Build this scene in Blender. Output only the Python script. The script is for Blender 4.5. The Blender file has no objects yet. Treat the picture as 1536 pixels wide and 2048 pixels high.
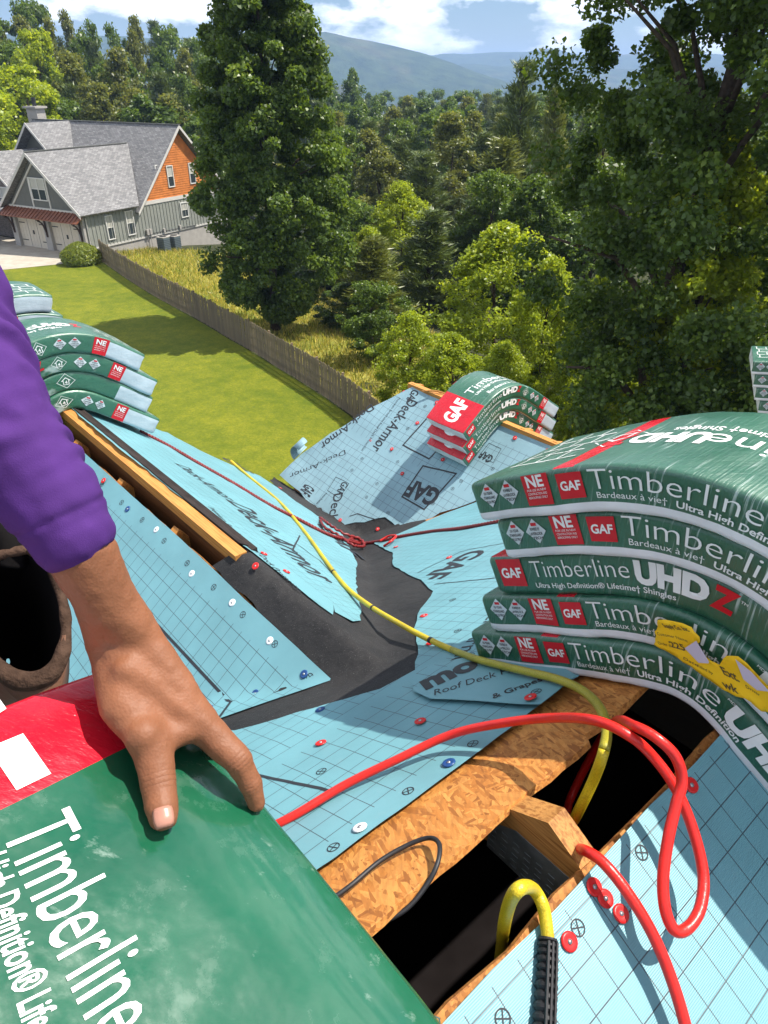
import bpy, bmesh, math, random
import numpy as np
from mathutils import Vector, noise
from mathutils.geometry import delaunay_2d_cdt

scene = bpy.context.scene
COL = scene.collection
V3 = Vector
# ------------------------------------------------------------------ camera, sky, sun, exposure
# The camera stands at the world origin, 12.5 m above the lawn; metres throughout.
FPX = 1420.0
TH = math.atan((1024 - 154) / FPX)
CT, ST = math.cos(TH), math.sin(TH)
cam = bpy.data.cameras.new('camera')
cam.sensor_fit = 'VERTICAL'; cam.sensor_height = 24.0; cam.lens = 24.0 * FPX / 2048
cam.clip_start = 0.02; cam.clip_end = 30000
camo = bpy.data.objects.new('camera', cam); COL.objects.link(camo)
camo.rotation_euler = (math.pi / 2 - TH, 0, 0)
scene.camera = camo

SUN_AZ, SUN_EL = math.radians(79), math.radians(59)     # azimuth clockwise from +Y
SUND = V3((math.sin(SUN_AZ) * math.cos(SUN_EL), math.cos(SUN_AZ) * math.cos(SUN_EL), math.sin(SUN_EL)))
world = bpy.data.worlds.new('World'); scene.world = world; world.use_nodes = True
wn, wl = world.node_tree.nodes, world.node_tree.links
wn.clear()
w_out = wn.new('ShaderNodeOutputWorld'); w_bg = wn.new('ShaderNodeBackground')
w_sky = wn.new('ShaderNodeTexSky'); w_sky.sky_type = 'NISHITA'; w_sky.sun_disc = False
w_sky.sun_elevation = SUN_EL; w_sky.sun_rotation = SUN_AZ
w_sky.air_density = 1.0; w_sky.dust_density = 0.3; w_sky.ozone_density = 7.0
w_bg.inputs['Strength'].default_value = 0.064
# cumulus clouds, the same all the way round: fractal noise over the view direction
w_tc = wn.new('ShaderNodeTexCoord')
w_map = wn.new('ShaderNodeMapping'); w_map.inputs['Scale'].default_value = (7, 7, 17)
w_map.inputs['Location'].default_value = (1.35, 0.4, 0.55)
w_n = wn.new('ShaderNodeTexNoise'); w_n.inputs['Scale'].default_value = 1.0
w_n.inputs['Detail'].default_value = 9; w_n.inputs['Roughness'].default_value = 0.55
w_r = wn.new('ShaderNodeValToRGB')
w_r.color_ramp.elements[0].position = 0.475; w_r.color_ramp.elements[1].position = 0.56
w_n2 = wn.new('ShaderNodeTexNoise'); w_n2.inputs['Scale'].default_value = 3.4; w_n2.inputs['Detail'].default_value = 7
w_cc = wn.new('ShaderNodeValToRGB')
w_cc.color_ramp.elements[0].position = 0.32; w_cc.color_ramp.elements[0].color = (13.0, 14.0, 17.0, 1)
w_cc.color_ramp.elements[1].position = 0.60; w_cc.color_ramp.elements[1].color = (23.0, 22.8, 22.6, 1)
w_mix = wn.new('ShaderNodeMix'); w_mix.data_type = 'RGBA'
wl.new(w_tc.outputs['Generated'], w_map.inputs['Vector'])
wl.new(w_map.outputs[0], w_n.inputs['Vector']); wl.new(w_map.outputs[0], w_n2.inputs['Vector'])
wl.new(w_n.outputs['Fac'], w_r.inputs[0]); wl.new(w_n2.outputs['Fac'], w_cc.inputs[0])
wl.new(w_r.outputs[0], w_mix.inputs['Factor'])
wl.new(w_sky.outputs[0], w_mix.inputs['A']); wl.new(w_cc.outputs[0], w_mix.inputs['B'])
wl.new(w_mix.outputs['Result'], w_bg.inputs['Color']); wl.new(w_bg.outputs[0], w_out.inputs['Surface'])

sun = bpy.data.lights.new('sun', 'SUN'); sun.energy = 5.0; sun.angle = math.radians(0.5); sun.color = (1.0, 0.94, 0.85)
suno = bpy.data.objects.new('sun', sun); COL.objects.link(suno)
suno.rotation_euler = SUND.to_track_quat('Z', 'Y').to_euler(); suno.location = SUND * 60
scene.view_settings.view_transform = 'Standard'; scene.view_settings.look = 'None'
scene.view_settings.exposure = 0.72; scene.view_settings.gamma = 1.0
scene.view_settings.use_curve_mapping = False
scene.cycles.max_bounces = 6; scene.cycles.diffuse_bounces = 3; scene.cycles.volume_bounces = 0
scene.cycles.transparent_max_bounces = 6

# ------------------------------------------------------------------ helpers
def ray(px, py):
    b = -(py - 1024) / FPX
    return V3(((px - 768) / FPX, CT + b * ST, -ST + b * CT))
def at_d(px, py, t): return ray(px, py) * t
def at_z(px, py, z): r = ray(px, py); return r * (z / r.z)
def on_plane(px, py, P0, n): r = ray(px, py); return r * (P0.dot(n) / r.dot(n))

BASE = {}
def base_of(o): return BASE.get(o.name, V3((0, 0, 0))) if o else V3((0, 0, 0))
def thing(name, label, cat, loc=(0, 0, 0), group=None, kind=None):
    o = bpy.data.objects.new(name, None); COL.objects.link(o); o.empty_display_size = 0.1
    o.location = loc; BASE[o.name] = V3(loc)
    tag(o, label, cat, group, kind); return o
def tag(o, label=None, cat=None, group=None, kind=None):
    if label: o['label'] = label
    if cat: o['category'] = cat
    if group: o['group'] = group
    if kind: o['kind'] = kind
    return o

class MB:
    """collects faces; build() links them as ONE mesh object (coordinates are world ones)"""
    def __init__(s): s.v = []; s.f = []; s.m = []; s.uv = []
    def add(s, vs, fs, mi=0):
        k = len(s.v); s.v += [V3(p) for p in vs]
        for f in fs: s.f.append([i + k for i in f]); s.m.append(mi)
    def box(s, c, ax, h, mi=0):
        c = V3(c); X, Y, Z = [V3(a) * k for a, k in zip(ax, h)]
        vs = [c + X * a + Y * b + Z * d for d in (-1, 1) for b in (-1, 1) for a in (-1, 1)]
        s.add(vs, [(0, 2, 3, 1), (4, 5, 7, 6), (0, 1, 5, 4), (2, 6, 7, 3), (0, 4, 6, 2), (1, 3, 7, 5)], mi)
    def bar(s, a, b, w, t, up=(0, 0, 1), mi=0):
        a, b = V3(a), V3(b); X = (b - a); L = X.length; X.normalize()
        Y = V3(up).cross(X)
        if Y.length < 1e-5: Y = V3((1, 0, 0)).cross(X)
        Y.normalize(); Z = X.cross(Y)
        s.box((a + b) / 2, (X, Y, Z), (L / 2, w / 2, t / 2), mi)
    def prism(s, poly, off, mi=0):
        n = len(poly); off = V3(off)
        s.add([V3(p) for p in poly] + [V3(p) + off for p in poly],
              [list(range(n))[::-1], list(range(n, 2 * n))] + [(i, (i + 1) % n, n + (i + 1) % n, n + i) for i in range(n)], mi)
    def tube(s, pts, r, seg=8, mi=0, cap=True):
        pts = [V3(p) for p in pts]; n = len(pts)
        rr = r if isinstance(r, (list, tuple)) else [r] * n
        T0 = (pts[1] - pts[0]).normalized()
        N = T0.cross(V3((0.3, 0.2, 1))); N = N.normalized() if N.length > 1e-4 else V3((1, 0, 0))
        vs = []
        for i in range(n):
            T = (pts[min(i + 1, n - 1)] - pts[max(i - 1, 0)]).normalized()
            N = (N - T * N.dot(T)).normalized(); Bn = T.cross(N)
            for k in range(seg):
                a = 2 * math.pi * k / seg
                vs.append(pts[i] + (N * math.cos(a) + Bn * math.sin(a)) * rr[i])
        fs = [(i * seg + k, i * seg + (k + 1) % seg, (i + 1) * seg + (k + 1) % seg, (i + 1) * seg + k)
              for i in range(n - 1) for k in range(seg)]
        if cap: fs += [list(range(seg))[::-1], [(n - 1) * seg + k for k in range(seg)]]
        s.add(vs, fs, mi)
    def build(s, name, mats, parent=None, smooth=False, loc=None, uv=None, kind=None):
        me = bpy.data.meshes.new(name)
        b = base_of(parent) if parent else V3(loc or (0, 0, 0))
        me.from_pydata([v - b for v in s.v], [], s.f)
        mats = mats if isinstance(mats, (list, tuple)) else [mats]
        for m in mats: me.materials.append(m)
        if len(mats) > 1: me.polygons.foreach_set('material_index', s.m)
        if smooth: me.polygons.foreach_set('use_smooth', [True] * len(me.polygons))
        if uv:
            l = me.uv_layers.new(name='UVMap')
            for lp in me.loops: l.data[lp.index].uv = uv(s.v[lp.vertex_index])
        me.update()
        o = bpy.data.objects.new(name, me); COL.objects.link(o)
        if parent: o.parent = parent; BASE[o.name] = b
        else: o.location = b; BASE[o.name] = b
        if kind: o['kind'] = kind
        return o

def put(name, me, parent, loc, rot=None, scale=None):
    o = bpy.data.objects.new(name, me); COL.objects.link(o)
    o.parent = parent; o.location = V3(loc) - base_of(parent)
    if rot is not None: o.rotation_euler = rot
    if scale is not None: o.scale = scale
    return o
def spline(pts, n=8):
    pts = [V3(p) for p in pts]; out = []
    for i in range(len(pts) - 1):
        p0 = pts[max(i - 1, 0)]; p1 = pts[i]; p2 = pts[i + 1]; p3 = pts[min(i + 2, len(pts) - 1)]
        for k in range(n):
            t = k / n
            out.append(0.5 * (2 * p1 + (p2 - p0) * t + (2 * p0 - 5 * p1 + 4 * p2 - p3) * t * t + (3 * p1 - p0 - 3 * p2 + p3) * t ** 3))
    out.append(pts[-1]); return out

# ------------------------------------------------------------------ materials
class NT:
    def __init__(s, name):
        s.m = bpy.data.materials.new(name); s.m.use_nodes = True
        s.t = s.m.node_tree; s.n = s.t.nodes; s.l = s.t.links
        s.b = s.n['Principled BSDF']; s.out = s.n['Material Output']
        s.tc = None
    def node(s, typ, **kw):
        nd = s.n.new('ShaderNode' + typ)
        for k, v in kw.items():
            if k in nd.inputs: nd.inputs[k].default_value = v
            else: setattr(nd, k, v)
        return nd
    def co(s, kind='Object'):
        if not s.tc: s.tc = s.n.new('ShaderNodeTexCoord')
        return s.tc.outputs[kind]
    def mapping(s, src, scale=(1, 1, 1), rot=(0, 0, 0), loc=(0, 0, 0)):
        nd = s.node('Mapping'); nd.inputs['Scale'].default_value = scale; nd.inputs['Rotation'].default_value = rot
        nd.inputs['Location'].default_value = loc
        s.l.new(src, nd.inputs['Vector']); return nd.outputs[0]
    def noise(s, vec, scale, detail=4, rough=0.55, out='Fac'):
        nd = s.node('TexNoise', Scale=scale, Detail=detail, Roughness=rough); s.l.new(vec, nd.inputs['Vector']); return nd.outputs[out]
    def ramp(s, f, stops):
        nd = s.node('ValToRGB'); e = nd.color_ramp.elements
        while len(e) < len(stops): e.new(0.5)
        for x, (p, c) in zip(e, stops):
            x.position = p; x.color = (c if isinstance(c, (tuple, list)) else (c, c, c)) [:3] + (1,) if isinstance(c, tuple) else (c, c, c, 1)
        s.l.new(f, nd.inputs[0]); return nd.outputs[0]
    def math(s, op, a, b=None, c=None):
        nd = s.node('Math', operation=op)
        for i, x in enumerate((a, b, c)):
            if x is None: continue
            if isinstance(x, (int, float)): nd.inputs[i].default_value = x
            else: s.l.new(x, nd.inputs[i])
        return nd.outputs[0]
    def mix(s, f, a, b, mode='MIX'):
        nd = s.node('Mix', data_type='RGBA', blend_type=mode)
        for k, x in (('Factor', f), ('A', a), ('B', b)):
            sock = nd.inputs[0] if k == 'Factor' else nd.inputs[6 if k == 'A' else 7]
            if isinstance(x, (int, float)): sock.default_value = x
            elif isinstance(x, (tuple, list)): sock.default_value = tuple(x[:3]) + (1,)
            else: s.l.new(x, sock)
        return nd.outputs[2]
    def set(s, color=None, rough=None, spec=None, bump=None, bs=0.3, bd=0.01, metal=None):
        for k, x in (('Base Color', color), ('Roughness', rough), ('Specular IOR Level', spec), ('Metallic', metal)):
            if x is None: continue
            if isinstance(x, (int, float)): s.b.inputs[k].default_value = x
            elif isinstance(x, (tuple, list)): s.b.inputs[k].default_value = tuple(x[:3]) + (1,)
            else: s.l.new(x, s.b.inputs[k])
        if bump is not None:
            nd = s.node('Bump', Strength=bs, Distance=bd); s.l.new(bump, nd.inputs['Height']); s.l.new(nd.outputs[0], s.b.inputs['Normal'])
        return s.m
def plain(name, c, rough=0.6, var=0.15, sc=6, spec=0.4, bs=0.0, bsc=60, metal=0.0, bd=0.004):
    t = NT(name); n = t.noise(t.co(), sc, 5)
    lo = tuple(x * (1 - var) for x in c); hi = tuple(min(1, x * (1 + var)) for x in c)
    col = t.ramp(n, [(0.3, lo), (0.7, hi)])
    bump = t.noise(t.co(), bsc, 4) if bs else None
    return t.set(col, rough, spec, bump, bs, bd, metal)
M = {}
def sheet_mat(name, c, ink=(0.03, 0.035, 0.045), off=0.085):
    t = NT(name); uv = t.co('UV')
    n = t.noise(t.co(), 5, 6); n2 = t.noise(t.co(), 45, 4)
    col = t.ramp(n, [(0.25, tuple(x * 0.86 for x in c)), (0.75, tuple(min(1, x * 1.1) for x in c))])
    col = t.mix(t.math('MULTIPLY', t.ramp(n2, [(0.62, 0.0), (0.75, 1.0)]), 0.10), col, (0.33, 0.34, 0.32))     # dusty scuffs
    sep = t.node('SeparateXYZ'); t.l.new(uv, sep.inputs[0])
    x, y = sep.outputs[0], sep.outputs[1]
    cell = 0.048
    def line(a, w, ofs=0.0): return t.math('LESS_THAN', t.math('FRACT', t.math('ADD', t.math('DIVIDE', a, cell), ofs)), w)
    row = t.math('FLOOR', t.math('DIVIDE', y, cell))
    ly = line(y, 0.036)
    lx = line(x, 0.032)
    g = t.math('MAXIMUM', ly, lx)
    g = t.math('MULTIPLY', g, t.math('GREATER_THAN', y, off))
    gap = t.math('LESS_THAN', t.math('FRACT', t.math('DIVIDE', y, 0.48)), 0.90)      # blank band every 14th row
    g = t.math('MULTIPLY', g, gap)
    col = t.mix(t.math('MULTIPLY', g, 0.9), col, ink)
    wv = t.math('SINE', t.math('MULTIPLY', y, 2200.0))
    wv = t.math('ADD', t.math('MULTIPLY', wv, 0.35), t.math('MULTIPLY', t.noise(t.co(), 24, 5), 1.6))
    return t.set(col, 0.42, 0.45, wv, 0.22, 0.003)
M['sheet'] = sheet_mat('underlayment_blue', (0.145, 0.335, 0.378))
M['sheet_sheen'] = sheet_mat('underlayment_sheen', (0.225, 0.365, 0.42))  # the blue sheet made paler: sheen at a grazing angle put into the colour
def membrane():
    t = NT('granular_membrane')
    g = t.noise(t.co(), 380, 3, 0.7); b = t.noise(t.co(), 5, 5)
    c = t.ramp(b, [(0.3, (0.011, 0.011, 0.012)), (0.7, (0.028, 0.027, 0.027))])
    c = t.mix(t.ramp(g, [(0.63, 0.0), (0.72, 0.8)]), c, (0.24, 0.235, 0.23))
    return t.set(c, 0.75, 0.35, t.math('ADD', t.math('MULTIPLY', g, 0.5), t.math('MULTIPLY', t.noise(t.co(), 16, 5), 3.0)), 0.5, 0.006)
M['membrane'] = membrane()
def osb(name, dark=1.0):
    t = NT(name); co = t.co()
    cols = None; hs = None
    for i, (rz, sc) in enumerate(((0.3, 1.0), (1.2, 1.25), (2.2, 0.9), (2.8, 1.4))):
        v = t.node('TexVoronoi', Scale=135 * sc); m = t.mapping(t.mapping(co, (1, 1, 1), (0.25, 0.4, rz), (i * 3.1, i, 0)), (1.0, 0.115, 1.0)); t.l.new(m, v.inputs['Vector'])
        sep = t.node('SeparateColor'); t.l.new(v.outputs['Color'], sep.inputs[0])
        r = t.ramp(sep.outputs[0], [(0.0, (0.27 * dark, 0.095 * dark, 0.022 * dark)), (0.35, (0.47 * dark, 0.18 * dark, 0.038 * dark)), (1.0, (0.62 * dark, 0.285 * dark, 0.072 * dark))])
        k = t.math('GREATER_THAN', sep.outputs[1], 0.55)
        cols = r if cols is None else t.mix(k, cols, r)
        hs = sep.outputs[1] if hs is None else t.math('MAXIMUM', hs, sep.outputs[1])
    gr = t.noise(t.mapping(co, (160, 20, 60), (0, 0, 0.8)), 1.0, 5)
    cols = t.mix(t.math('MULTIPLY', t.ramp(gr, [(0.35, 1.0), (0.6, 0.0)]), 0.35), cols, (0.16 * dark, 0.06 * dark, 0.02 * dark))
    return t.set(cols, 0.65, 0.3, hs, 0.5, 0.002)
M['osb'] = osb('strand_board'); M['osb_edge'] = osb('strand_board_edge', 0.8)
def lumber(name, a, b, sc=1.0, rot=(0, 0, 0)):
    t = NT(name); co = t.mapping(t.co(), (2.2 * sc, 2.2 * sc, 2.2 * sc), rot)
    w = t.noise(t.mapping(co, (2, 46, 46)), 1.0, 3, 0.6); n = t.noise(co, 3, 4)
    c = t.ramp(w, [(0.36, a), (0.50, b), (0.56, tuple(x * .8 for x in b)), (0.66, a)])
    c = t.mix(t.math('MULTIPLY', t.ramp(n, [(0.45, 0.0), (0.75, 1.0)]), 0.4), c, tuple(x * 0.55 for x in a))
    return t.set(c, 0.6, 0.3, w, 0.3, 0.002)
AZM = math.atan2(0.757, 0.653)
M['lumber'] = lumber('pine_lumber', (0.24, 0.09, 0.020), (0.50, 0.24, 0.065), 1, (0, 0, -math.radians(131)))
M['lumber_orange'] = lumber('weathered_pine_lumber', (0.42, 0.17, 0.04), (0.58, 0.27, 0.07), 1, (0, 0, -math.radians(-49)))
M['dark_felt'] = plain('old_felt', (0.028, 0.022, 0.02), 0.85, 0.4, 12, 0.2, 0.5, 40)
M['attic'] = plain('attic_insulation', (0.05, 0.04, 0.035), 0.9, 0.3, 4)
M['ink'] = plain('printed_black', (0.022, 0.024, 0.03), 0.5, 0.2, 30)
M['ink_grey'] = plain('printed_grey', (0.10, 0.13, 0.15), 0.5, 0.2, 30)
def plastic(name, c, rough=0.22, var=0.12, streak=0.5, crease_sheen=0.0, spec=0.5):
    t = NT(name); co = t.co()
    n = t.noise(co, 9, 5); col = t.ramp(n, [(0.3, tuple(x * (1 - var) for x in c)), (0.7, tuple(min(1, x * (1 + var)) for x in c))])
    w = t.noise(t.mapping(co, (10, 90, 90), (0.4, 0.7, 0.5)), 1.0, 4, 0.6)
    w2 = t.noise(co, 7, 3)
    h = t.math('ADD', t.math('MULTIPLY', w, 0.5), t.math('MULTIPLY', w2, 1.5))
    ro = t.ramp(t.noise(co, 14, 4), [(0.3, rough * 0.7), (0.75, min(1, rough * 1.9))])
    if crease_sheen:                                             # pale diagonal streaks: sheen on the film's creases, painted into the colour
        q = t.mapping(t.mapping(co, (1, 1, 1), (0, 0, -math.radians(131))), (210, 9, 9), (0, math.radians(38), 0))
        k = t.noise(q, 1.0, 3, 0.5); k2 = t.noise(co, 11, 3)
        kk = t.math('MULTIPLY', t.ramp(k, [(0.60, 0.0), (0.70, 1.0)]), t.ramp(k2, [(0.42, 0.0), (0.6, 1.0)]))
        col = t.mix(t.math('MULTIPLY', kk, crease_sheen), col, (0.55, 0.66, 0.62)); h = t.math('ADD', h, t.math('MULTIPLY', k, 0.8))
    return t.set(col, ro, spec, h, streak, 0.006)
def scuffed():
    t = NT('scuffed_wrapper_green'); co = t.co(); n = t.noise(co, 7, 5)
    col = t.ramp(n, [(0.3, (0.005, 0.072, 0.034)), (0.7, (0.010, 0.105, 0.050))])
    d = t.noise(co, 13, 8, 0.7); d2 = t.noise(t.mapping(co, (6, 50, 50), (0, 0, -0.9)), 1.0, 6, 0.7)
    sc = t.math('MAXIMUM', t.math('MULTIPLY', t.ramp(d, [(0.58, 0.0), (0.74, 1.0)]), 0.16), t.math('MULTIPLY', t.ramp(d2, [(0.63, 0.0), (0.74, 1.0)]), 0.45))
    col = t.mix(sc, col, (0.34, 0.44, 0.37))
    ro = t.ramp(d, [(0.35, 0.10), (0.7, 0.34)])
    h = t.math('ADD', t.math('MULTIPLY', t.noise(co, 9, 4), 1.6), t.math('MULTIPLY', t.noise(co, 60, 4), 0.07))
    t.b.inputs['Coat Weight'].default_value = 0.7; t.b.inputs['Coat Roughness'].default_value = 0.07
    return t.set(col, ro, 0.6, h, 0.22, 0.012)
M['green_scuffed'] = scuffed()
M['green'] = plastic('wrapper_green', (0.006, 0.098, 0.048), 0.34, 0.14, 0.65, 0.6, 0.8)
M['green'].node_tree.nodes['Principled BSDF'].inputs['Coat Weight'].default_value = 0.8; M['green'].node_tree.nodes['Principled BSDF'].inputs['Coat Roughness'].default_value = 0.38
M['red'] = plastic('wrapper_red', (0.55, 0.008, 0.022))
M['white'] = plastic('wrapper_white', (0.74, 0.76, 0.78), 0.35)
M['wgrey'] = plastic('wrapper_pale_grey', (0.42, 0.50, 0.55), 0.35)
M['pwhite'] = plain('print_white', (0.78, 0.80, 0.78), 0.4, 0.06, 20)
M['pred'] = plain('print_red', (0.55, 0.008, 0.02), 0.4, 0.1, 20)
M['shingle_edge'] = plain('shingle_edge', (0.05, 0.05, 0.055), 0.85, 0.5, 60)
M['hose_red'] = plain('red_rubber_hose', (0.62, 0.016, 0.010), 0.33, 0.1, 30, 0.5, 0.15, 200)
def braid(name, c):
    t = NT(name); co = t.co(); n = t.noise(co, 8, 4)
    col = t.ramp(n, [(0.35, tuple(x * 0.72 for x in c)), (0.62, c)])
    v = t.node('TexVoronoi', Scale=420.0); t.l.new(co, v.inputs['Vector'])
    col = t.mix(t.math('MULTIPLY', t.ramp(v.outputs['Distance'], [(0.4, 0.0), (0.8, 1.0)]), 0.5), col, tuple(x * 0.5 for x in c))
    return t.set(col, 0.4, 0.5, v.outputs['Distance'], 0.35, 0.0012)
M['hose_yellow'] = braid('yellow_braided_hose', (0.66, 0.50, 0.016))
M['hose_yellow_dark'] = braid('yellow_hose_dark', (0.40, 0.36, 0.03))  # darker yellow for the stretch along the near stack
M['rope'] = braid('dark_red_rope', (0.22, 0.012, 0.012))
M['rubber'] = plain('black_rubber', (0.016, 0.016, 0.018), 0.5, 0.2, 40)
M['cap_red'] = plain('cap_red', (0.60, 0.014, 0.014), 0.35, 0.1, 90)
M['cap_blue'] = plain('cap_blue', (0.012, 0.06, 0.20), 0.35, 0.1, 90)
M['cap_white'] = plain('cap_white', (0.68, 0.70, 0.72), 0.35, 0.1, 90)
M['steel'] = plain('nail_steel', (0.45, 0.45, 0.46), 0.35, 0.2, 90, metal=0.8)
def label_mat():
    t = NT('yellow_paper'); n = t.noise(t.co(), 30, 5)
    return t.set(t.ramp(n, [(0.3, (0.84, 0.50, 0.008)), (0.7, (0.92, 0.60, 0.02))]), 0.6, 0.3, n, 0.3, 0.003)
M['label'] = label_mat(); M['label_back'] = plain('paper_back', (0.55, 0.50, 0.60), 0.7)
M['label_ink'] = plain('label_ink', (0.10, 0.07, 0.03), 0.6)
def skin_mat(joints=()):
    t = NT('tanned_skin'); co = t.co(); n = t.noise(co, 16, 5); n2 = t.noise(co, 190, 4)
    c = t.ramp(n, [(0.3, (0.185, 0.073, 0.034)), (0.7, (0.265, 0.105, 0.050))])
    v = t.node('TexVoronoi', Scale=420.0); t.l.new(co, v.inputs['Vector'])
    h = t.math('ADD', t.math('MULTIPLY', n2, 0.8), t.math('MULTIPLY', v.outputs['Distance'], 0.35))
    wob = t.math('MULTIPLY', t.math('SUBTRACT', n, 0.5), 9.0)
    for p, ax, wl_, rad, amp in joints:                     # skin folds over the knuckles
        d = t.node('VectorMath', operation='SUBTRACT'); t.l.new(co, d.inputs[0]); d.inputs[1].default_value = p
        q = t.node('VectorMath', operation='DOT_PRODUCT'); t.l.new(d.outputs[0], q.inputs[0]); q.inputs[1].default_value = ax
        ln = t.node('VectorMath', operation='LENGTH'); t.l.new(d.outputs[0], ln.inputs[0])
        fall = t.ramp(t.math('DIVIDE', ln.outputs['Value'], rad), [(0.45, 1.0), (1.0, 0.0)])
        w = t.math('SINE', t.math('ADD', t.math('MULTIPLY', q.outputs['Value'], 6.283 / wl_), wob))
        w = t.math('POWER', t.math('ADD', t.math('MULTIPLY', w, 0.5), 0.5), 0.35)
        h = t.math('ADD', h, t.math('MULTIPLY', t.math('MULTIPLY', w, fall), amp))
        c = t.mix(t.math('MULTIPLY', t.math('MULTIPLY', t.math('SUBTRACT', 1.0, w), fall), 0.5), c, (0.12, 0.04, 0.022))
    m = t.set(c, 0.56, 0.3, h, 0.35, 0.0016)
    t.b.inputs['Subsurface Weight'].default_value = 0.12; t.b.inputs['Subsurface Radius'].default_value = (0.01, 0.004, 0.002)
    return m
M['skin'] = skin_mat(); M['nail'] = plain('finger_nail', (0.40, 0.19, 0.135), 0.3, 0.08, 50)
M['purple'] = plain('purple_cotton', (0.066, 0.021, 0.142), 0.85, 0.12, 30, 0.2, 0.3, 900, bd=0.001)
M['denim'] = plain('dark_trousers', (0.03, 0.035, 0.05), 0.9, 0.2, 20)
M['leather'] = plain('worn_leather', (0.13, 0.062, 0.036), 0.7, 0.4, 12, 0.3, 0.5, 80)
M['suede_edge'] = plain('frayed_leather_edge', (0.060, 0.036, 0.025), 0.95, 0.5, 40, 0.1, 0.8, 150)
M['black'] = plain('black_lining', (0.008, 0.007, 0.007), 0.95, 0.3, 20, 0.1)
M['hair'] = plain('dark_hair', (0.02, 0.014, 0.01), 0.7)

# ------------------------------------------------------------------ roof frame
G = V3((-0.65300, 0.75735, 0))          # ridge direction of the cross gables (away, left)
MM = V3((0.75735, 0.65300, 0))          # direction of the main ridge (away, right)
_az = math.atan2(-1436, math.hypot(FPX, 870)); G = V3((math.sin(_az), math.cos(_az), 0)); MM = V3((math.cos(_az), -math.sin(_az), 0))
PB = math.radians(30.26); P2 = math.radians(38); TB, T2 = math.tan(PB), math.tan(P2)
UPZ = V3((0, 0, 1))
R0 = at_z(1115, 1620, -0.9); GR = R0.dot(G)
nA, nB, nC, nD = UPZ - G * TB, UPZ + G * TB, UPZ - MM * T2, UPZ + MM * T2
S0 = on_plane(770, 1350, R0, nB); Z1 = S0.z; G1 = at_z(130, 810, Z1); M1 = G1.dot(MM)
V0 = on_plane(690, 1052, G1, nD); G2 = on_plane(820, 770, V0, nC); Z2 = G2.z; M2 = G2.dot(MM)
def gm(a, b, z): return G * a + MM * b + UPZ * z
def zA(p): return -0.9 + TB * (p.dot(G) - GR)
def zB(p): return -0.9 - TB * (p.dot(G) - GR)
def zC(p): return Z1 + T2 * (p.dot(MM) - M1)
def zD(p): return Z1 - T2 * (p.dot(MM) - M1)
def zE(p): return Z2 + T2 * (p.dot(MM) - M2)
def zF(p): return Z2 - T2 * (p.dot(MM) - M2)
def zroof(p):
    z = min(zA(p), zB(p))
    return max(z, min(zC(p), zD(p)), min(zE(p), zF(p))) if p.dot(G) > GR else z
def hit(px, py):
    r = ray(px, py); lo, t = 0.2, 0.2
    while t < 14:
        if r.z * t < zroof(r * t): break
        lo = t; t += 0.03
    for _ in range(26):
        mid = (lo + t) / 2
        if r.z * mid < zroof(r * mid): t = mid
        else: lo = mid
    return r * t
# ------------------------------------------------------------------ the roof under repair
roof = thing('roof_under_repair', 'roof being re-covered, light blue underlayment with black valleys and open ridge slots', 'roof', gm(1.5, 1.2, -12.5))
rnd = random.Random(7)
UVAX = {'A': (-MM, -G, lambda p: -(p.dot(G) - GR) / math.cos(PB)), 'B': (MM, G, lambda p: (p.dot(G) - GR) / math.cos(PB)),
        'C': (G, -MM, lambda p: -(p.dot(MM) - M1) / math.cos(P2)), 'D': (-G, MM, lambda p: (p.dot(MM) - M1) / math.cos(P2)),
        'E': (G, -MM, lambda p: -(p.dot(MM) - M2) / math.cos(P2))}
def wrinkle(p, amp, sx=1.0, seed=0.0):
    a = noise.noise(V3((p.x * 7 * sx + seed, p.y * 7 * sx, seed))); b = noise.noise(V3((p.x * 17 * sx, p.y * 17 * sx + seed, 3.1)))
    c = noise.noise(V3((p.x * 2.3, p.y * 2.3, seed + 9)))
    return amp * (0.9 + a * 0.8 + b * 0.45 + c * 0.5)
def ragged(poly, step, amp, r):
    out = []
    for i, a in enumerate(poly):
        b = poly[(i + 1) % len(poly)]; d = b - a; n = max(1, int(d.length / step)); q = V3((-d.y, d.x, 0)); q = q.normalized() if q.length > 0 else q
        for k in range(n):
            j = 0 if k == 0 else r.uniform(-amp, amp)
            out.append(a + d * (k / n) + q * j)
    return out
SHEETS = {}
def sheet(name, poly, hf, mat, res, uvk, parent=roof, jag=0.0, step=0.05, v0=0.0, thick=0.0016, smooth=True, label=None):
    """a flexible sheet lying over the roof: plan outline -> clipped grid -> height hf(p)"""
    r = random.Random(len(SHEETS) + 3)
    pl = [V3((p.x, p.y, 0)) for p in poly]
    pl = ragged(pl, step, jag, r)
    xs = [p.x for p in pl]; ys = [p.y for p in pl]
    pts = [p.xy for p in pl]; n = len(pts)
    x = min(xs)
    while x < max(xs):
        y = min(ys)
        while y < max(ys):
            pts.append(V3((x + r.uniform(-.2, .2) * res, y + r.uniform(-.2, .2) * res, 0)).xy); y += res
        x += res
    vo, eo, fo, *_ = delaunay_2d_cdt(pts, [], [list(range(n))], 1, 1e-5)
    mb = MB(); mb.v = [V3((v.x, v.y, 0)) for v in vo]
    for p in mb.v: p.z = hf(p)
    for f in fo:
        f = list(f); a, b, c = mb.v[f[0]], mb.v[f[1]], mb.v[f[2]]
        if (b - a).cross(c - a).z < 0: f.reverse()
        mb.f.append(f); mb.m.append(0)
    U, _, vf = UVAX[uvk]
    o = mb.build(name, mat, parent, smooth, uv=lambda p: (p.dot(U), vf(p) + v0))
    if label: o['label'] = label
    SHEETS[name + uvk] = hf
    return o
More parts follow.
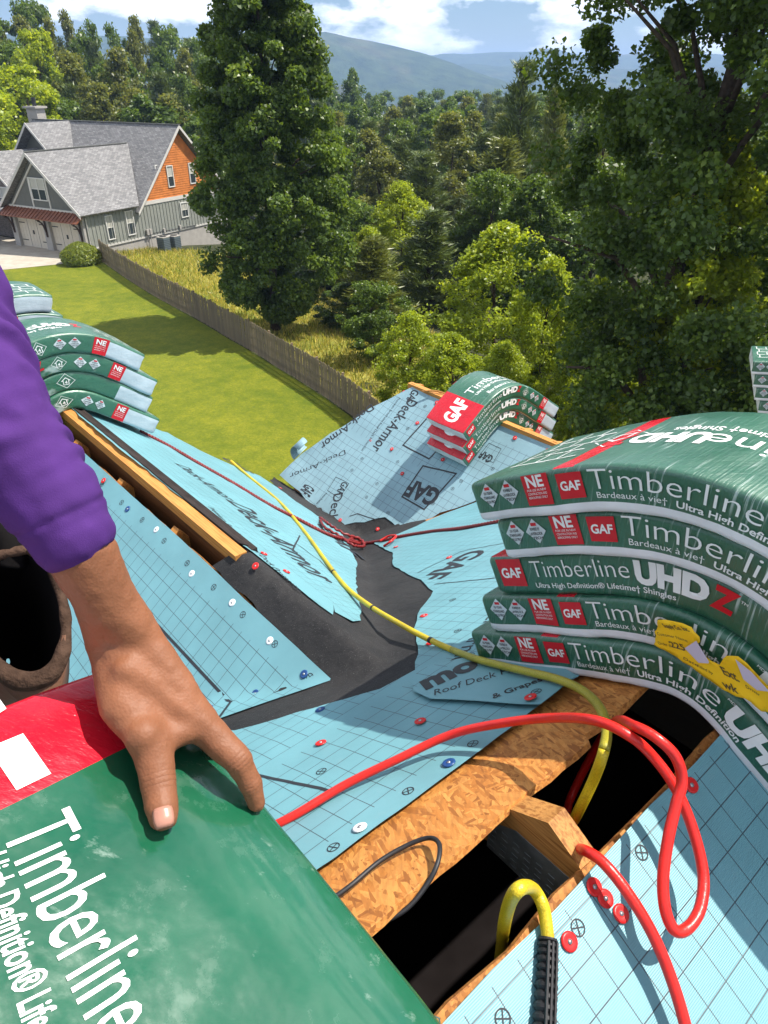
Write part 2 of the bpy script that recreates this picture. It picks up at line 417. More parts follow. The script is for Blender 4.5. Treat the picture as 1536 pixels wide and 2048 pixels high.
def plate(name, poly, nrm, h, thick, mat, parent=roof):
    """flat board lying in a roof plane; poly are points on the plane"""
    n = nrm.normalized(); mb = MB(); mb.prism([p + n * (h - thick) for p in poly], n * thick)
    return mb.build(name, mat, parent)

def PA(d, m_): return gm(GR + d, m_, -0.9 + TB * d)
def PBp(d, m_): return gm(GR + d, m_, -0.9 - TB * d)
def PC(g_, dm): return gm(g_, M1 + dm, Z1 + T2 * dm)
def PD(g_, dm): return gm(g_, M1 + dm, Z1 - T2 * dm)
def PE(g_, dm): return gm(g_, M2 + dm, Z2 + T2 * dm)
def PF(g_, dm): return gm(g_, M2 + dm, Z2 - T2 * dm)
TD = 0.0115
# decks of strand board, each roof plane from two or more boards
for a, b in ((-1.6, -0.385), (-0.38, 0.84), (0.845, 2.06), (2.065, 3.25)):
    e0 = [PA(-0.068 + rnd.uniform(-.004, .004), a + (b - a) * k / 12) for k in range(13)]
    plate('deck_board', e0 + [PA(-1.1, b), PA(-1.1, a)], nA, -0.006, TD, M['osb_edge'])
plate('deck_board', [PA(-1.105, -1.6), PA(-1.105, 3.25), PA(-4.2, 3.25), PA(-4.2, -1.6)][::-1], nA, -0.006, TD, M['osb_edge'])
edgeB = [(760, 1830), (830, 1768), (905, 1705), (990, 1628), (1065, 1566), (1120, 1522), (1176, 1476), (1168, 1462), (1205, 1440), (1290, 1362)]
eb = [on_plane(x, y, R0, nB) for x, y in edgeB]
eb = [PBp(0.068, -1.6), PBp(0.068, 0.1)] + eb + [PBp(0.07, 1.2)]
eb2 = []
for a, b in zip(eb, eb[1:]):
    n = max(1, int((b - a).length / 0.03))
    for k in range(n): eb2.append(a + (b - a) * k / n + G * rnd.uniform(-.0025, .0025) * (k > 0))
eb2.append(eb[-1])
plate('deck_board', [PBp(1.18, -1.6)] + eb2 + [PBp(1.18, 1.2)], nB, -0.006, TD, M['osb'])
plate('deck_board', [PBp(0.07, 1.205), PBp(0.07, 3.25), PBp(1.18, 3.25), PBp(1.18, 1.205)][::-1], nB, -0.006, TD, M['osb'])
plate('deck_board', [PBp(1.185, -1.6), PBp(1.185, 3.25), PBp(4.4, 3.25), PBp(4.4, -1.6)][::-1], nB, -0.006, TD, M['osb'])
DC = -0.083
def valC(dm): return GR + (-(Z1 + T2 * dm) - 0.9) / TB      # g where plane C or D meets plane B
ce = [PC(3.9 - 2.72 * k / 40, DC + rnd.uniform(-.004, .004)) for k in range(41)]
plate('deck_board', ce + [PC(valC(DC), DC), PC(valC(-0.9), -0.9), PC(3.9, -0.9)], nC, -0.006, TD, M['osb_edge'])
plate('deck_board', [PC(3.9, -0.905), PC(valC(-0.905), -0.905), PC(valC(-1.9), -1.9), PC(3.9, -1.9)], nC, -0.006, TD, M['osb_edge'])
VM = (M1 + M2) / 2 + (Z1 - Z2) / (2 * T2)                   # the valley between the gables, as a main-ridge coordinate
dv = VM - M1
plate('deck_board', [PD(3.86, 0.062), PD(3.62, 0.59), PD(3.40, dv), PD(valC(-dv), dv), PD(valC(-0.062), 0.062)], nD, -0.006, TD, M['osb_edge'])
ev = VM - M2
gE = lambda dm: GR + (-(Z2 + T2 * dm) - 0.9) / TB
plate('deck_board', [PE(3.16, -0.03), PE(3.55, -0.60), PE(3.42, ev), PE(gE(ev), ev), PE(gE(-0.03), -0.03)], nC, -0.006, TD, M['osb_edge'])
plate('deck_board', [PF(3.16, 0.03), PF(3.3, 0.32), PF(gE(-0.32) , 0.32), PF(gE(-0.03), 0.03)][::-1], nD, -0.006, TD, M['osb_edge'])

# membrane in the valleys and over the end of the gable ridge
px = lambda L: [hit(*p) for p in L]
hfM = lambda p: zroof(p) + 0.0022 + 0.0016 * (1 + noise.noise(V3((p.x * 9, p.y * 9, 0))))
sheet('valley_membrane', px([(424, 1134), (500, 1106), (560, 1140), (640, 1170), (690, 1130), (670, 1070), (640, 1035), (560, 985), (540, 962), (548, 955), (620, 1000), (688, 1046), (745, 1030), (850, 1040), (900, 1080), (905, 1200), (890, 1350), (780, 1410), (560, 1460), (430, 1500), (380, 1440), (560, 1375), (640, 1345)]), hfM, M['membrane'], 0.03, 'B', jag=0.006)
mbx = MB()                                                   # a wrinkled patch wrapped over the end of the ridge board
# underlayment
def flat(z, base=0.006, amp=0.0, seed=0.0, sx=1.0):
    return lambda p: zroof(p) + base + (wrinkle(p, amp, sx, seed) if amp else 0)
sheet('underlayment', [PA(-0.0725 - 0.002 * (k % 3), 3.24 - 4.74 * k / 40) for k in range(41)] + [PA(-4.1, -1.5), PA(-4.1, 3.24)], lambda p: zA(p) + 0.003 + wrinkle(p, 0.0018, 0.6, 2), M['sheet'], 0.05, 'A', v0=-0.012)
sheet('underlayment', [PC(3.88, DC - .004)] + [hit(*p) for p in ((168, 908), (215, 950), (274, 1003), (350, 1071), (427, 1142), (490, 1203), (570, 1277), (664, 1364), (600, 1386), (520, 1413), (440, 1441))] + [PC(valC(-.5) - .04, -.5), PC(valC(-1.6) - .04, -1.6), PC(3.88, -1.6)], flat(zC, 0.0078, 0.0006, 5, 0.5), M['sheet'], 0.035, 'C', v0=-0.103, jag=0.0005)
Bn = [(748, 1090), (797, 1071), (844, 1049), (945, 1008), (1010, 985), (1400, 900)]
Bf = [(1290, 1366)]
bpoly = px([(748, 1090), (797, 1071), (844, 1049), (890, 1030), (945, 1010), (1000, 992)]) + [PBp(1.7, 2.6), PBp(0.3, 2.6), PBp(0.16, 1.3)] + px([(1135, 1371), (1060, 1428), (960, 1506), (860, 1580), (760, 1652), (672, 1719)]) + [PBp(0.225, 0.1), PBp(0.225, -1.5), PBp(2.6, -1.5)] + px([(-150, 1480), (200, 1468), (380, 1462), (470, 1466), (560, 1441), (660, 1412), (760, 1383), (800, 1362), (830, 1346), (836, 1300), (828, 1262), (835, 1234), (852, 1208), (866, 1186), (842, 1163), (815, 1152), (786, 1134), (785, 1108)])
sheet('underlayment', bpoly, lambda p: zroof(p) + 0.0062 + wrinkle(p, 0.0042, 1.0, 1) * min(1, max(0.15, (p.dot(G) - GR - .15) * 3)), M['sheet'], 0.024, 'B', jag=0.004, step=0.04, v0=-0.21)
dpoly = [PD(3.84, 0.07)] + [PD(3.66, 0.55)] + px([(336, 868), (400, 903), (463, 933), (520, 955), (556, 978), (610, 1018), (660, 1050), (684, 1068), (697, 1092), (706, 1112), (714, 1128), (711, 1160), (716, 1196), (723, 1222), (722, 1246), (706, 1249), (688, 1238), (670, 1228), (667, 1214), (666, 1234), (640, 1216), (600, 1184), (560, 1152), (530, 1128), (505, 1108), (455, 1072), (400, 1028), (330, 972), (270, 925), (215, 885), (160, 838)])
sheet('underlayment', dpoly, lambda p: zD(p) + 0.005 + wrinkle(p, 0.0055, 1.0, 4) if zD(p) > zB(p) else zB(p) + 0.006 + wrinkle(p, 0.005, 1.0, 4), M['sheet'], 0.026, 'D', jag=0.005, step=0.045, v0=-0.06)
epx = lambda L: [on_plane(x, y, V0, nC) for x, y in L]
epoly = epx([(824, 779), (905, 808), (1000, 846), (1060, 870), (1106, 892)]) + [PE(gE(-.05) + .1, -.05), PE(gE(-.3) + .05, -.3)] + px([(945, 1007), (880, 1028), (835, 1044), (800, 1053), (770, 1037), (690, 1052), (640, 1022), (600, 992), (560, 961), (605, 917), (680, 866), (760, 815)])
sheet('underlayment', epoly, lambda p: zE(p) + 0.005 + wrinkle(p, 0.0038, 0.8, 6) + max(0, p.dot(G) - 2.95) * 0.05 * (1 + noise.noise(V3((p.x * 6, p.y * 6, 2)))), M['sheet_sheen'], 0.03, 'E', jag=0.005, step=0.06, v0=-0.03, label='underlayment sheet on the far gable, coloured paler for its sheen')
# loose scrap lying under the stack
sheet('loose_underlayment_flap', px([(838, 1350), (824, 1372), (826, 1394), (860, 1410), (960, 1416), (1040, 1423), (1078, 1424), (1150, 1366), (1100, 1335), (960, 1318)]), lambda p: zB(p) + 0.016 + wrinkle(p, 0.004, 0.9, 8) , M['sheet'], 0.025, 'B', v0=-0.5, jag=0.002, label='loose flap of underlayment with large lettering')

# curled strip at the rake of the far gable
mb = MB(); c0 = on_plane(608, 912, V0, nC)
prev = None
for k in range(13):
    a = k / 12 * 3.9; rr = 0.048
    off = G * (rr * math.sin(a) + 0.03) + UPZ * (rr * (1 - math.cos(a)) * 0.8 + 0.01)
    w = 0.062 * (1 - 0.35 * k / 12)
    q = [c0 + off - MM * w - UPZ * w * T2 * 0.6, c0 + off + MM * w * 0.8 + UPZ * w * T2 * 0.6]
    if prev: mb.add(prev + q, [(0, 1, 3, 2)])
    prev = q
o = mb.build('curled_underlayment_strip', M['sheet_sheen'], roof, True); o.modifiers.new('t', 'SOLIDIFY').thickness = 0.0015

# framing seen in the slots
Lb = lambda g_, off, z: gm(g_, M1 + off, z)
mb = MB()
mb.box(gm(2.80, M1 - 0.019 + 0.008, Z1 - 0.022), (G, MM, UPZ), (1.10, 0.021, 0.020)); mb.build('ridge_board', M['lumber_orange'], roof)
M['lumber_shaded'] = lumber('shaded_brown_lumber', (0.075, 0.030, 0.010), (0.13, 0.055, 0.018), 1, (0, 0, math.radians(49)))  # shade on the board's near face, painted as a darker brown
mb = MB(); mb.box(gm(2.80, M1 - 0.019 + 0.010, Z1 - 0.120), (G, MM, UPZ), (1.095, 0.018, 0.077)); mb.build('ridge_board', M['lumber_shaded'], roof)
gs = [on_plane(x, y, gm(0, M1 - .05, Z1 - .03), UPZ).dot(G) for x, y in ((232, 948), (352, 1040))]
gp = gs[0] - gs[1]
for g_ in (gs[0] + gp, gs[0], gs[1], gs[1] - gp * 0.98):
    mb = MB(); mb.bar(gm(g_, M1 - 0.033, Z1 - 0.094), gm(g_, M1 - 0.80, Z1 - 0.094 - 0.767 * T2), 0.038, 0.085); mb.build('rafter', M['lumber_orange'], roof)
mb = MB(); mb.bar(gm(3.9, M1 + 0.035, Z1 - 0.03), gm(1.72, M1 + 0.035, Z1 - 0.03), 0.05, 0.02); mb.build('felt_strip', M['dark_felt'], roof)
mb = MB()
for k in range(24):
    g_ = 3.7 - 1.95 * k / 23
    mb.add([gm(g_, M1 + 0.012, Z1 + 0.002), gm(g_, M1 + 0.062 + 0.01 * noise.noise(V3((k * .7, 0, 0))), Z1 - 0.036)], [])
mb.f = [(2 * k, 2 * k + 1, 2 * k + 3, 2 * k + 2) for k in range(23)]; mb.m = [0] * 23
mb.build('old_felt_edge', M['dark_felt'], roof).modifiers.new('t', 'SOLIDIFY').thickness = 0.003
# ridge slot of the main roof: top chord of a truss with its plate, more trusses in the dark
def truss(m_, hh=0.0, name='truss_chord'):
    for s in (1, -1):
        mb = MB(); w = 0.085
        q = [(0.0, -0.012), (0.0, -0.012 - w * 1.15), (1.6, -0.012 - w * 1.15 - 1.6 * TB), (1.6, -0.012 - 1.6 * TB)]
        mb.prism([gm(GR + s * d, m_ - 0.019, -0.9 - hh + z) for d, z in q], MM * 0.038)
        mb.build(name, M['lumber'], roof)
    pl = MB(); pl.prism([gm(GR + d, m_ - 0.0205, -0.9 - hh + z) for d, z in ((0.10, -0.115), (0.05, -0.085), (-0.05, -0.085), (-0.10, -0.115), (-0.10, -0.18), (0.10, -0.18))], MM * 0.0012)
    for i in range(9):
        for j in range(5): pl.box(gm(GR - 0.09 + i * 0.0225, m_ - 0.0212, -1.07 - hh + j * 0.014), (G, MM, UPZ), (0.006, 0.0006, 0.0015))
    pl.build('truss_plate', M['steel_plate'], roof)
M['steel_plate'] = plain('galvanised_plate', (0.20, 0.22, 0.22), 0.45, 0.3, 30, metal=0.6)
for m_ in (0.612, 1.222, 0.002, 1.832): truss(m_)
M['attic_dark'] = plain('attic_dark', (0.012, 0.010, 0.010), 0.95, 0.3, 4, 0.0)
# closed attic and walls, so that no light leaks in from below
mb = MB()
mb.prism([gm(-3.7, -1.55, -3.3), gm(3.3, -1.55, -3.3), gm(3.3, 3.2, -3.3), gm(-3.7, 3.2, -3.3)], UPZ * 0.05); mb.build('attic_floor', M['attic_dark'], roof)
t = NT('house_siding'); yv = t.node('SeparateXYZ'); t.l.new(t.co(), yv.inputs[0])
lap = t.math('FRACT', t.math('DIVIDE', yv.outputs[2], 0.15))
M['siding'] = t.set((0.42, 0.41, 0.38), 0.6, 0.3, lap, 1.0, 0.02)
def wall(poly, off): mb = MB(); mb.prism(poly, off); mb.build('outer_wall', M['siding'], roof)
def wz(g_): return -0.9 - TB * abs(g_ - GR) - 0.06
wall([gm(-3.7, -1.5, -12.5), gm(3.3, -1.5, -12.5), gm(3.3, -1.5, wz(3.3)), gm(GR, -1.5, -0.98), gm(-3.7, -1.5, wz(-3.7))], MM * 0.12)
wall([gm(-3.7, 3.1, -12.5), gm(3.3, 3.1, -12.5), gm(3.3, 3.1, wz(3.3)), gm(GR, 3.1, -0.98), gm(-3.7, 3.1, wz(-3.7))], MM * 0.12)
wall([gm(-3.7, -1.38, -12.5), gm(-3.7, 3.1, -12.5), gm(-3.7, 3.1, wz(3.8)), gm(-3.7, -1.38, wz(3.8))], G * 0.12)
zv = zD(gm(0, VM, 0))
wall([gm(3.18, -1.38, -12.5), gm(3.18, 3.1, -12.5), gm(3.18, 3.1, zF(gm(0, 3.1, 0)) - .05), gm(3.18, M2, Z2 - 0.10), gm(3.18, VM, zv - .08), gm(3.18, M1, Z1 - .1), gm(3.18, -1.38, zC(gm(0, -1.38, 0)) - .06)], G * 0.10)
# ridge timbers of the far gable
def brd(a, b, name='ridge_timber', m='lumber_orange', w=0.05, t_=0.03):
    mb = MB(); mb.bar(a, b, w, t_); return mb.build(name, M[m], roof)
pE = [on_plane(x, y, gm(0, M2, Z2), UPZ) for x, y in ((822, 769), (1118, 893))]
a0, a1 = gm(pE[0].dot(G), M2, Z2), gm(pE[1].dot(G), M2, Z2)
brd(a0 - UPZ * .008, a1 - UPZ * .008, w=0.036, t_=0.05); brd(a0 + MM * .045 - UPZ * .035, a1 + MM * .045 - UPZ * .035, w=0.03, t_=0.03)
for k in range(6):
    c = a0 + (a1 - a0) * (0.03 + 0.19 * k); brd(c - MM * .012 - UPZ * .004, c + MM * .07 - UPZ * .03, 'rafter', w=0.03, t_=0.05)
mb = MB(); mb.tube(spline([a0 + (a1 - a0) * .14 + UPZ * .02 - MM * .05, a0 + (a1 - a0) * .2 + UPZ * .03, a0 + (a1 - a0) * .26 + UPZ * .025 + MM * .02, a0 + (a1 - a0) * .33 + UPZ * .022 - MM * .02], 5), 0.006, 6); mb.build('wood_splinter', M['lumber'], roof)

# cap nails: washer with a dished ring and a nail head, one mesh per colour
def cap_mesh(mat):
    bm_v = []; f = []; prof = [(0.0125, 0.0), (0.0122, 0.0016), (0.0095, 0.0024), (0.0055, 0.0013), (0.0035, 0.0015)]
    S = 16
    for r_, z in prof: bm_v += [(r_ * math.cos(2 * math.pi * k / S), r_ * math.sin(2 * math.pi * k / S), z) for k in range(S)]
    for i in range(len(prof) - 1): f += [(i * S + k, i * S + (k + 1) % S, (i + 1) * S + (k + 1) % S, (i + 1) * S + k) for k in range(S)]
    n0 = len(bm_v)
    bm_v += [(0.0034 * math.cos(2 * math.pi * k / 8), 0.0034 * math.sin(2 * math.pi * k / 8), 0.0026) for k in range(8)]; f.append(tuple(range(n0, n0 + 8)))
    bm_v += [(0.0034 * math.cos(2 * math.pi * k / 8), 0.0034 * math.sin(2 * math.pi * k / 8), 0.001) for k in range(8)]
    f += [(n0 + 8 + k, n0 + 8 + (k + 1) % 8, n0 + (k + 1) % 8, n0 + k) for k in range(8)]
    me = bpy.data.meshes.new('cap_nail'); me.from_pydata(bm_v, [], f); me.materials.append(mat); me.materials.append(M['steel'])
    me.polygons.foreach_set('use_smooth', [True] * len(f)); me.polygons.foreach_set('material_index', [0] * (S * 4) + [1] * 9); return me
CAPS = {'r': cap_mesh(M['cap_red']), 'b': cap_mesh(M['cap_blue']), 'w': cap_mesh(M['cap_white'])}
def roof_normal(p):
    e = 0.004; f = lambda dx, dy: zroof(p + V3((dx, dy, 0)))
    return V3((-(f(e, 0) - f(-e, 0)) / (2 * e), -(f(0, e) - f(0, -e)) / (2 * e), 1)).normalized()
LIFT = {}
def surf(p, lift=0.009): return V3((p.x, p.y, zroof(p))) + roof_normal(p) * lift
def cap(k, x, y, lift=0.008, sc=1.0):
    p = hit(x, y); n = roof_normal(p)
    e = (n + V3((rnd.uniform(-.06, .06), rnd.uniform(-.06, .06), 0))).to_track_quat('Z', 'Y').to_euler()
    put('cap_nail', CAPS[k], roof, p + n * lift, e, (sc, sc, sc))
for x, y in ((211, 964), (515, 1135), (645, 1495), (844, 1452), (525, 1113), (570, 1149), (793, 1098), (850, 1238), (863, 1294), (905, 1343), (836, 848), (744, 882), (785, 900), (806, 949), (887, 921), (682, 1042), (875, 807), (1031, 878), (1096, 903), (559, 979), (809, 786), (757, 1060), (900, 1120)):
    cap('r', x, y, 0.011)
for x, y in ((1184, 1775), (1206, 1798), (1237, 1828), (1134, 1884), (1378, 1572)): cap('r', x, y, 0.0055)
cap('r', 1068, 1415, 0.022)
for x, y in ((258, 1020), (345, 1312), (420, 1420), (514, 1389), (611, 1350), (197, 1323)): cap('b', x, y, 0.0075)
for x, y in ((901, 1535), (643, 1426)): cap('b', x, y, 0.009)
for x, y in ((315, 1061), (386, 1149), (467, 1207), (542, 1283)): cap('w', x, y, 0.0065)
cap('w', 723, 1664, 0.008)

# ---------------------------------------------- flat print: lettering, boxes, nailing marks
def text_mesh(s, bold=0.0, sp=1.0):
    cu = bpy.data.curves.new('lettering', 'FONT'); cu.body = s; cu.size = 1.0; cu.offset = bold; cu.resolution_u = 3; cu.space_character = sp
    o = bpy.data.objects.new('lettering', cu); COL.objects.link(o)
    me = bpy.data.meshes.new_from_object(o.evaluated_get(bpy.context.evaluated_depsgraph_get()))
    bpy.data.objects.remove(o); bpy.data.curves.remove(cu)
    bm = bmesh.new(); bm.from_mesh(me); bpy.data.meshes.remove(me)
    bmesh.ops.triangulate(bm, faces=bm.faces[:])
    for _ in range(3):
        le = [e for e in bm.edges if e.calc_length() > 0.22]
        if not le: break
        bmesh.ops.subdivide_edges(bm, edges=le, cuts=1)
        bmesh.ops.triangulate(bm, faces=[f for f in bm.faces if len(f.verts) > 3])
    bm.verts.index_update()
    vs = [(v.co.x, v.co.y) for v in bm.verts]; fs = [[v.index for v in f.verts] for f in bm.faces]; bm.free()
    x0 = min(v[0] for v in vs); x1 = max(v[0] for v in vs)
    return [(x - x0, y) for x, y in vs], fs, x1 - x0
TXT = {}
def text(s, bold=0.0, sp=1.0):
    k = (s, bold, sp)
    if k not in TXT: TXT[k] = text_mesh(*k)
    return TXT[k]
def place2d(mb, vs, fs, mapf, mi=0):
    pts = [mapf(x, y) for x, y in vs]
    good = []
    for f in fs:
        (x0, y0), (x1, y1), (x2, y2) = [vs[i] for i in f[:3]]
        good.append(list(f) if (x1 - x0) * (y2 - y0) - (x2 - x0) * (y1 - y0) > 0 else list(f)[::-1])
    mb.add(pts, good, mi)
def ring2d(r, w, n=20):
    vs = []; fs = []
    for k in range(n):
        a = 2 * math.pi * k / n; vs += [(r * math.cos(a), r * math.sin(a)), ((r - w) * math.cos(a), (r - w) * math.sin(a))]
    for k in range(n): j = (k + 1) % n; fs += [(2 * k, 2 * j, 2 * j + 1), (2 * k, 2 * j + 1, 2 * k + 1)]
    return vs, fs
def rect2d(x0, y0, x1, y1, nx=1, ny=1):
    vs = [(x0 + (x1 - x0) * i / nx, y0 + (y1 - y0) * j / ny) for j in range(ny + 1) for i in range(nx + 1)]
    fs = []
    for j in range(ny):
        for i in range(nx):
            a = j * (nx + 1) + i; fs += [(a, a + 1, a + nx + 2), (a, a + nx + 2, a + nx + 1)]
    return vs, fs
def merge2d(*L):
    V, F = [], []
    for v, f in L: k = len(V); V += v; F += [tuple(i + k for i in q) for q in f]
    return V, F
NAILMARK = merge2d(ring2d(0.011, 0.0019), rect2d(-0.0095, -0.0009, 0.0095, 0.0009), rect2d(-0.0009, -0.0095, 0.0009, -0.0009), rect2d(-0.0009, 0.0009, 0.0009, 0.0095))
HF = {k[-1]: v for k, v in SHEETS.items() if k.startswith('underlayment')}
HF['flap'] = SHEETS['loose_underlayment_flapB']
class Print:
    def __init__(s, key, mat, lift=0.0007): s.key = key; s.mat = mat; s.lift = lift
    def frame(s, px0, px1):
        a, b = hit(*px0), hit(*px1); n = roof_normal(a + (b - a) * 0.5); X = b - a; L = X.length; X.normalize(); return a, X, n.cross(X).normalized(), L
    def P(s, p): return V3((p.x, p.y, HF[s.key](p) + s.lift * 1.2))
    def text(s, t, px0, px1, bold=0.0, h=None, sp=1.0):
        vs, fs, w = text(t, bold, sp); a, X, Y, L = s.frame(px0, px1); k = L / w; ky = (h / 0.72) if h else k
        mb = MB(); place2d(mb, vs, fs, lambda x, y: s.P(a + X * (x * k) + Y * (y * ky)))
        mb.build('printed_lettering', s.mat, roof, kind='stuff')
    def mark(s, x, y):
        p = hit(x, y); n = roof_normal(p); X = n.cross(V3((0.3, 1, 0))).normalized(); Y = n.cross(X)
        a = rnd.uniform(0, 3); X, Y = X * math.cos(a) + Y * math.sin(a), Y * math.cos(a) - X * math.sin(a)
        mb = MB(); place2d(mb, *NAILMARK, lambda u, v: s.P(p + X * u + Y * v))
        mb.build('nailing_mark', s.mat, roof)
    def line(s, pts, w, close=False):
        q = [hit(*p) for p in pts]; mb = MB()
        if close: q.append(q[0])
        for a, b in zip(q, q[1:]):
            n = roof_normal((a + b) / 2); X = (b - a); L = X.length; X.normalize(); Y = n.cross(X)
            place2d(mb, *rect2d(-w / 2, -w / 2, L + w / 2, w / 2, max(1, int(L / 0.02)), 1), lambda u, v: s.P(a + X * u + Y * v))
        mb.build('printed_line', s.mat, roof)
p = Print('C', M['ink'])
for x, y in ((244, 1009), (285, 1044), (329, 1086), (375, 1131), (428, 1179), (486, 1234), (550, 1293), (620, 1359), (75, 1374), (205, 973), (168, 935)): p.mark(x, y)
p.line([(300, 1238), (330, 1270), (462, 1408), (440, 1438)], 0.0095); p.line([(300, 1238), (240, 1305)], 0.0095)
p = Print('B', M['ink'])
for x, y in ((643, 1550), (945, 1493), (816, 1588), (667, 1700), (905, 1205), (915, 1268), (940, 1315), (1010, 1230)): p.mark(x, y)
p.line([(515, 1556), (545, 1564), (590, 1574), (640, 1582), (672, 1592)], 0.0075)
p.text('GAF', (936, 1108), (838, 1164), 0.03, h=0.12); p.line([(1040, 1085), (920, 1108), (836, 1150)], 0.006); p.line([(1060, 1112), (1000, 1160), (870, 1172)], 0.006)
p.text('Deck-Armor', (1000, 1210), (880, 1352), 0.0, h=0.05)
p = Print('D', M['ink'])
p.text('Deck-Armor', (452, 1002), (628, 1160), 0.02, h=0.14); p.text('GAF', (628, 1046), (694, 1108), 0.03, h=0.11)
p.text('GAF', (440, 915), (478, 940), 0.03, h=0.14); p.text('Deck-Armor', (350, 930), (450, 1000), 0.015, h=0.09)
p.text('Premium Breathable Roof Deck Protection', (416, 1018), (596, 1188), 0.0, h=0.028)
p.line([(590, 1090), (640, 1125), (700, 1190)], 0.007); p.line([(600, 1075), (585, 1105)], 0.007)
p = Print('E', M['ink'])
for x, y in ((704, 946), (724, 922), (795, 926), (733, 997), (754, 970), (758, 887), (866, 1010), (905, 980), (776, 1028), (850, 815), (815, 860), (955, 900), (985, 940), (922, 965)): p.mark(x, y)
p.text('GAF', (826, 783), (810, 806), 0.02, h=0.06)
p.text('Deck-Armor', (818, 800), (742, 902), 0.012, h=0.085); p.text('Premium Breathable Roof Deck Protection', (797, 800), (722, 905), 0.0, h=0.02)
p.text('GAF', (905, 850), (862, 900), 0.04, h=0.10)
p.line([(866, 826), (806, 893), (858, 920), (925, 850)], 0.010, True)
p.text('GAF', (884, 985), (824, 962), 0.04, h=0.11)
p.line([(846, 934), (912, 950), (848, 1022), (804, 996)], 0.010, True)
p.text('GAF', (686, 968), (672, 990), 0.02, h=0.055); p.line([(672, 960), (655, 986), (678, 1000), (698, 972)], 0.0035, True)
p.text('Deck-Armor', (668, 993), (630, 1030), 0.01, h=0.07); p.text('Premium Breathable', (652, 990), (632, 1012), 0, h=0.018)
p.text('GAF', (988, 916), (966, 904), 0.03, h=0.05); p.line([(978, 889), (1002, 900), (986, 928), (958, 914)], 0.003, True)
p.text('GAF', (612, 975), (600, 992), 0.03, h=0.10); p.line([(700, 1035), (715, 1030), (752, 1042)], 0.006)
p.text('Deck-Armor', (742, 818), (640, 900), 0.012, h=0.06); p.text('Deck-Armor', (690, 905), (580, 960), 0.0, h=0.04)

p = Print('flap', M['ink']); p.text('mo', (850, 1392), (960, 1345), 0.05, h=0.085); p.text('Roof Deck Pro', (868, 1404), (1040, 1352), 0.0, h=0.032); p.text('& Grapes o', (985, 1412), (1105, 1368), 0.02, h=0.022); p.mark(1070, 1398)
p = Print('A', M['ink'])
for x, y in ((1282, 1710), (1155, 1860), (1462, 1487), (1005, 2042)): p.mark(x, y)

# ------------------------------------------------------------------ bundles of shingles
TB_ = 0.085; LB, WB = 1.0, 0.335
class Stack:
    """a pile of bundles bent over a ridge: bottom curve C(s), slope angle -phiL..phiR, layers along its normal"""
    def __init__(s, org, X, Y, phiL, phiR, r, sc=1.0):
        s.o = V3(org); s.X = V3(X); s.Y = V3(Y); s.sc = sc
        N = 400; S = 1.3; ds = 2 * S / N; s.pts = []
        x = z = 0.0; half = N // 2; P = [None] * (N + 1); A = [0] * (N + 1)
        ang = lambda q: -(phiR if q > 0 else phiL) * math.tanh(q / r)
        P[half] = (0.0, 0.0)
        for i in range(half, N): q = (i + 0.5 - half) * ds; a = ang(q); P[i + 1] = (P[i][0] + math.cos(a) * ds, P[i][1] + math.sin(a) * ds)
        for i in range(half, 0, -1): q = (i - 0.5 - half) * ds; a = ang(q); P[i - 1] = (P[i][0] - math.cos(a) * ds, P[i][1] - math.sin(a) * ds)
        s.P = P; s.A = [ang((i - half) * ds) for i in range(N + 1)]; s.half = half
    def layer(s, d):
        """curve offset outwards by d, as (arc length, x, z, angle) with 0 at the ridge"""
        Q = [(p[0] - math.sin(a) * d, p[1] + math.cos(a) * d) for p, a in zip(s.P, s.A)]
        L = [0.0] * len(Q)
        for i in range(s.half + 1, len(Q)): L[i] = L[i - 1] + math.dist(Q[i], Q[i - 1])
        for i in range(s.half - 1, -1, -1): L[i] = L[i + 1] - math.dist(Q[i], Q[i + 1])
        return np.array(L), np.array([q[0] for q in Q]), np.array([q[1] for q in Q]), np.array(s.A)
    def mapper(s, d, dx=0.0, dy=0.0, yaw=0.0):
        L, qx, qz, qa = s.layer(d)
        def f(u, t, h):
            """u along the bundle (-L/2..L/2), t across, h above its underside -> world"""
            jn = 0.0026 * noise.noise(V3((u * 9 + d * 40, t * 9, h * 14))) + 0.0008 * noise.noise(V3((u * 34 + d * 40, t * 30, h * 40)))
            t = t * (1 + jn * 6); h = h + jn * (h / TB_ * 2 - 1)
            uu = u + dx - t * math.tan(yaw)
            x = float(np.interp(uu, L, qx)); z = float(np.interp(uu, L, qz)); a = float(np.interp(uu, L, qa))
            if uu < L[0]: x += uu - L[0]
            x, z = x - math.sin(a) * h, z + math.cos(a) * h
            return s.o + (s.X * x + s.Y * (t + dy + u * math.tan(yaw)) + UPZ * z) * s.sc
        return f
DIAM = merge2d(([(0, -.5), (.5, 0), (0, .5), (-.5, 0)], [(0, 1, 2), (0, 2, 3)]))
def diam_line(r, w):
    a = [(0, -r), (r, 0), (0, r), (-r, 0)]; b = [(0, -r + w), (r - w, 0), (0, r - w), (-r + w, 0)]
    V = a + b; F = []
    for i in range(4): j = (i + 1) % 4; F += [(i, j, 4 + j), (i, 4 + j, 4 + i)]
    return V, F
HOUSE4 = merge2d(rect2d(-.16, -.24, .16, -.20), rect2d(-.16, -.20, -.12, .06), rect2d(.12, -.20, .16, .06),
                 ([(-.24, .04), (-.20, .01), (0, .19), (.20, .01), (.24, .04), (0, .25)], [(0, 1, 2), (0, 2, 5), (2, 3, 4), (2, 4, 5)]))
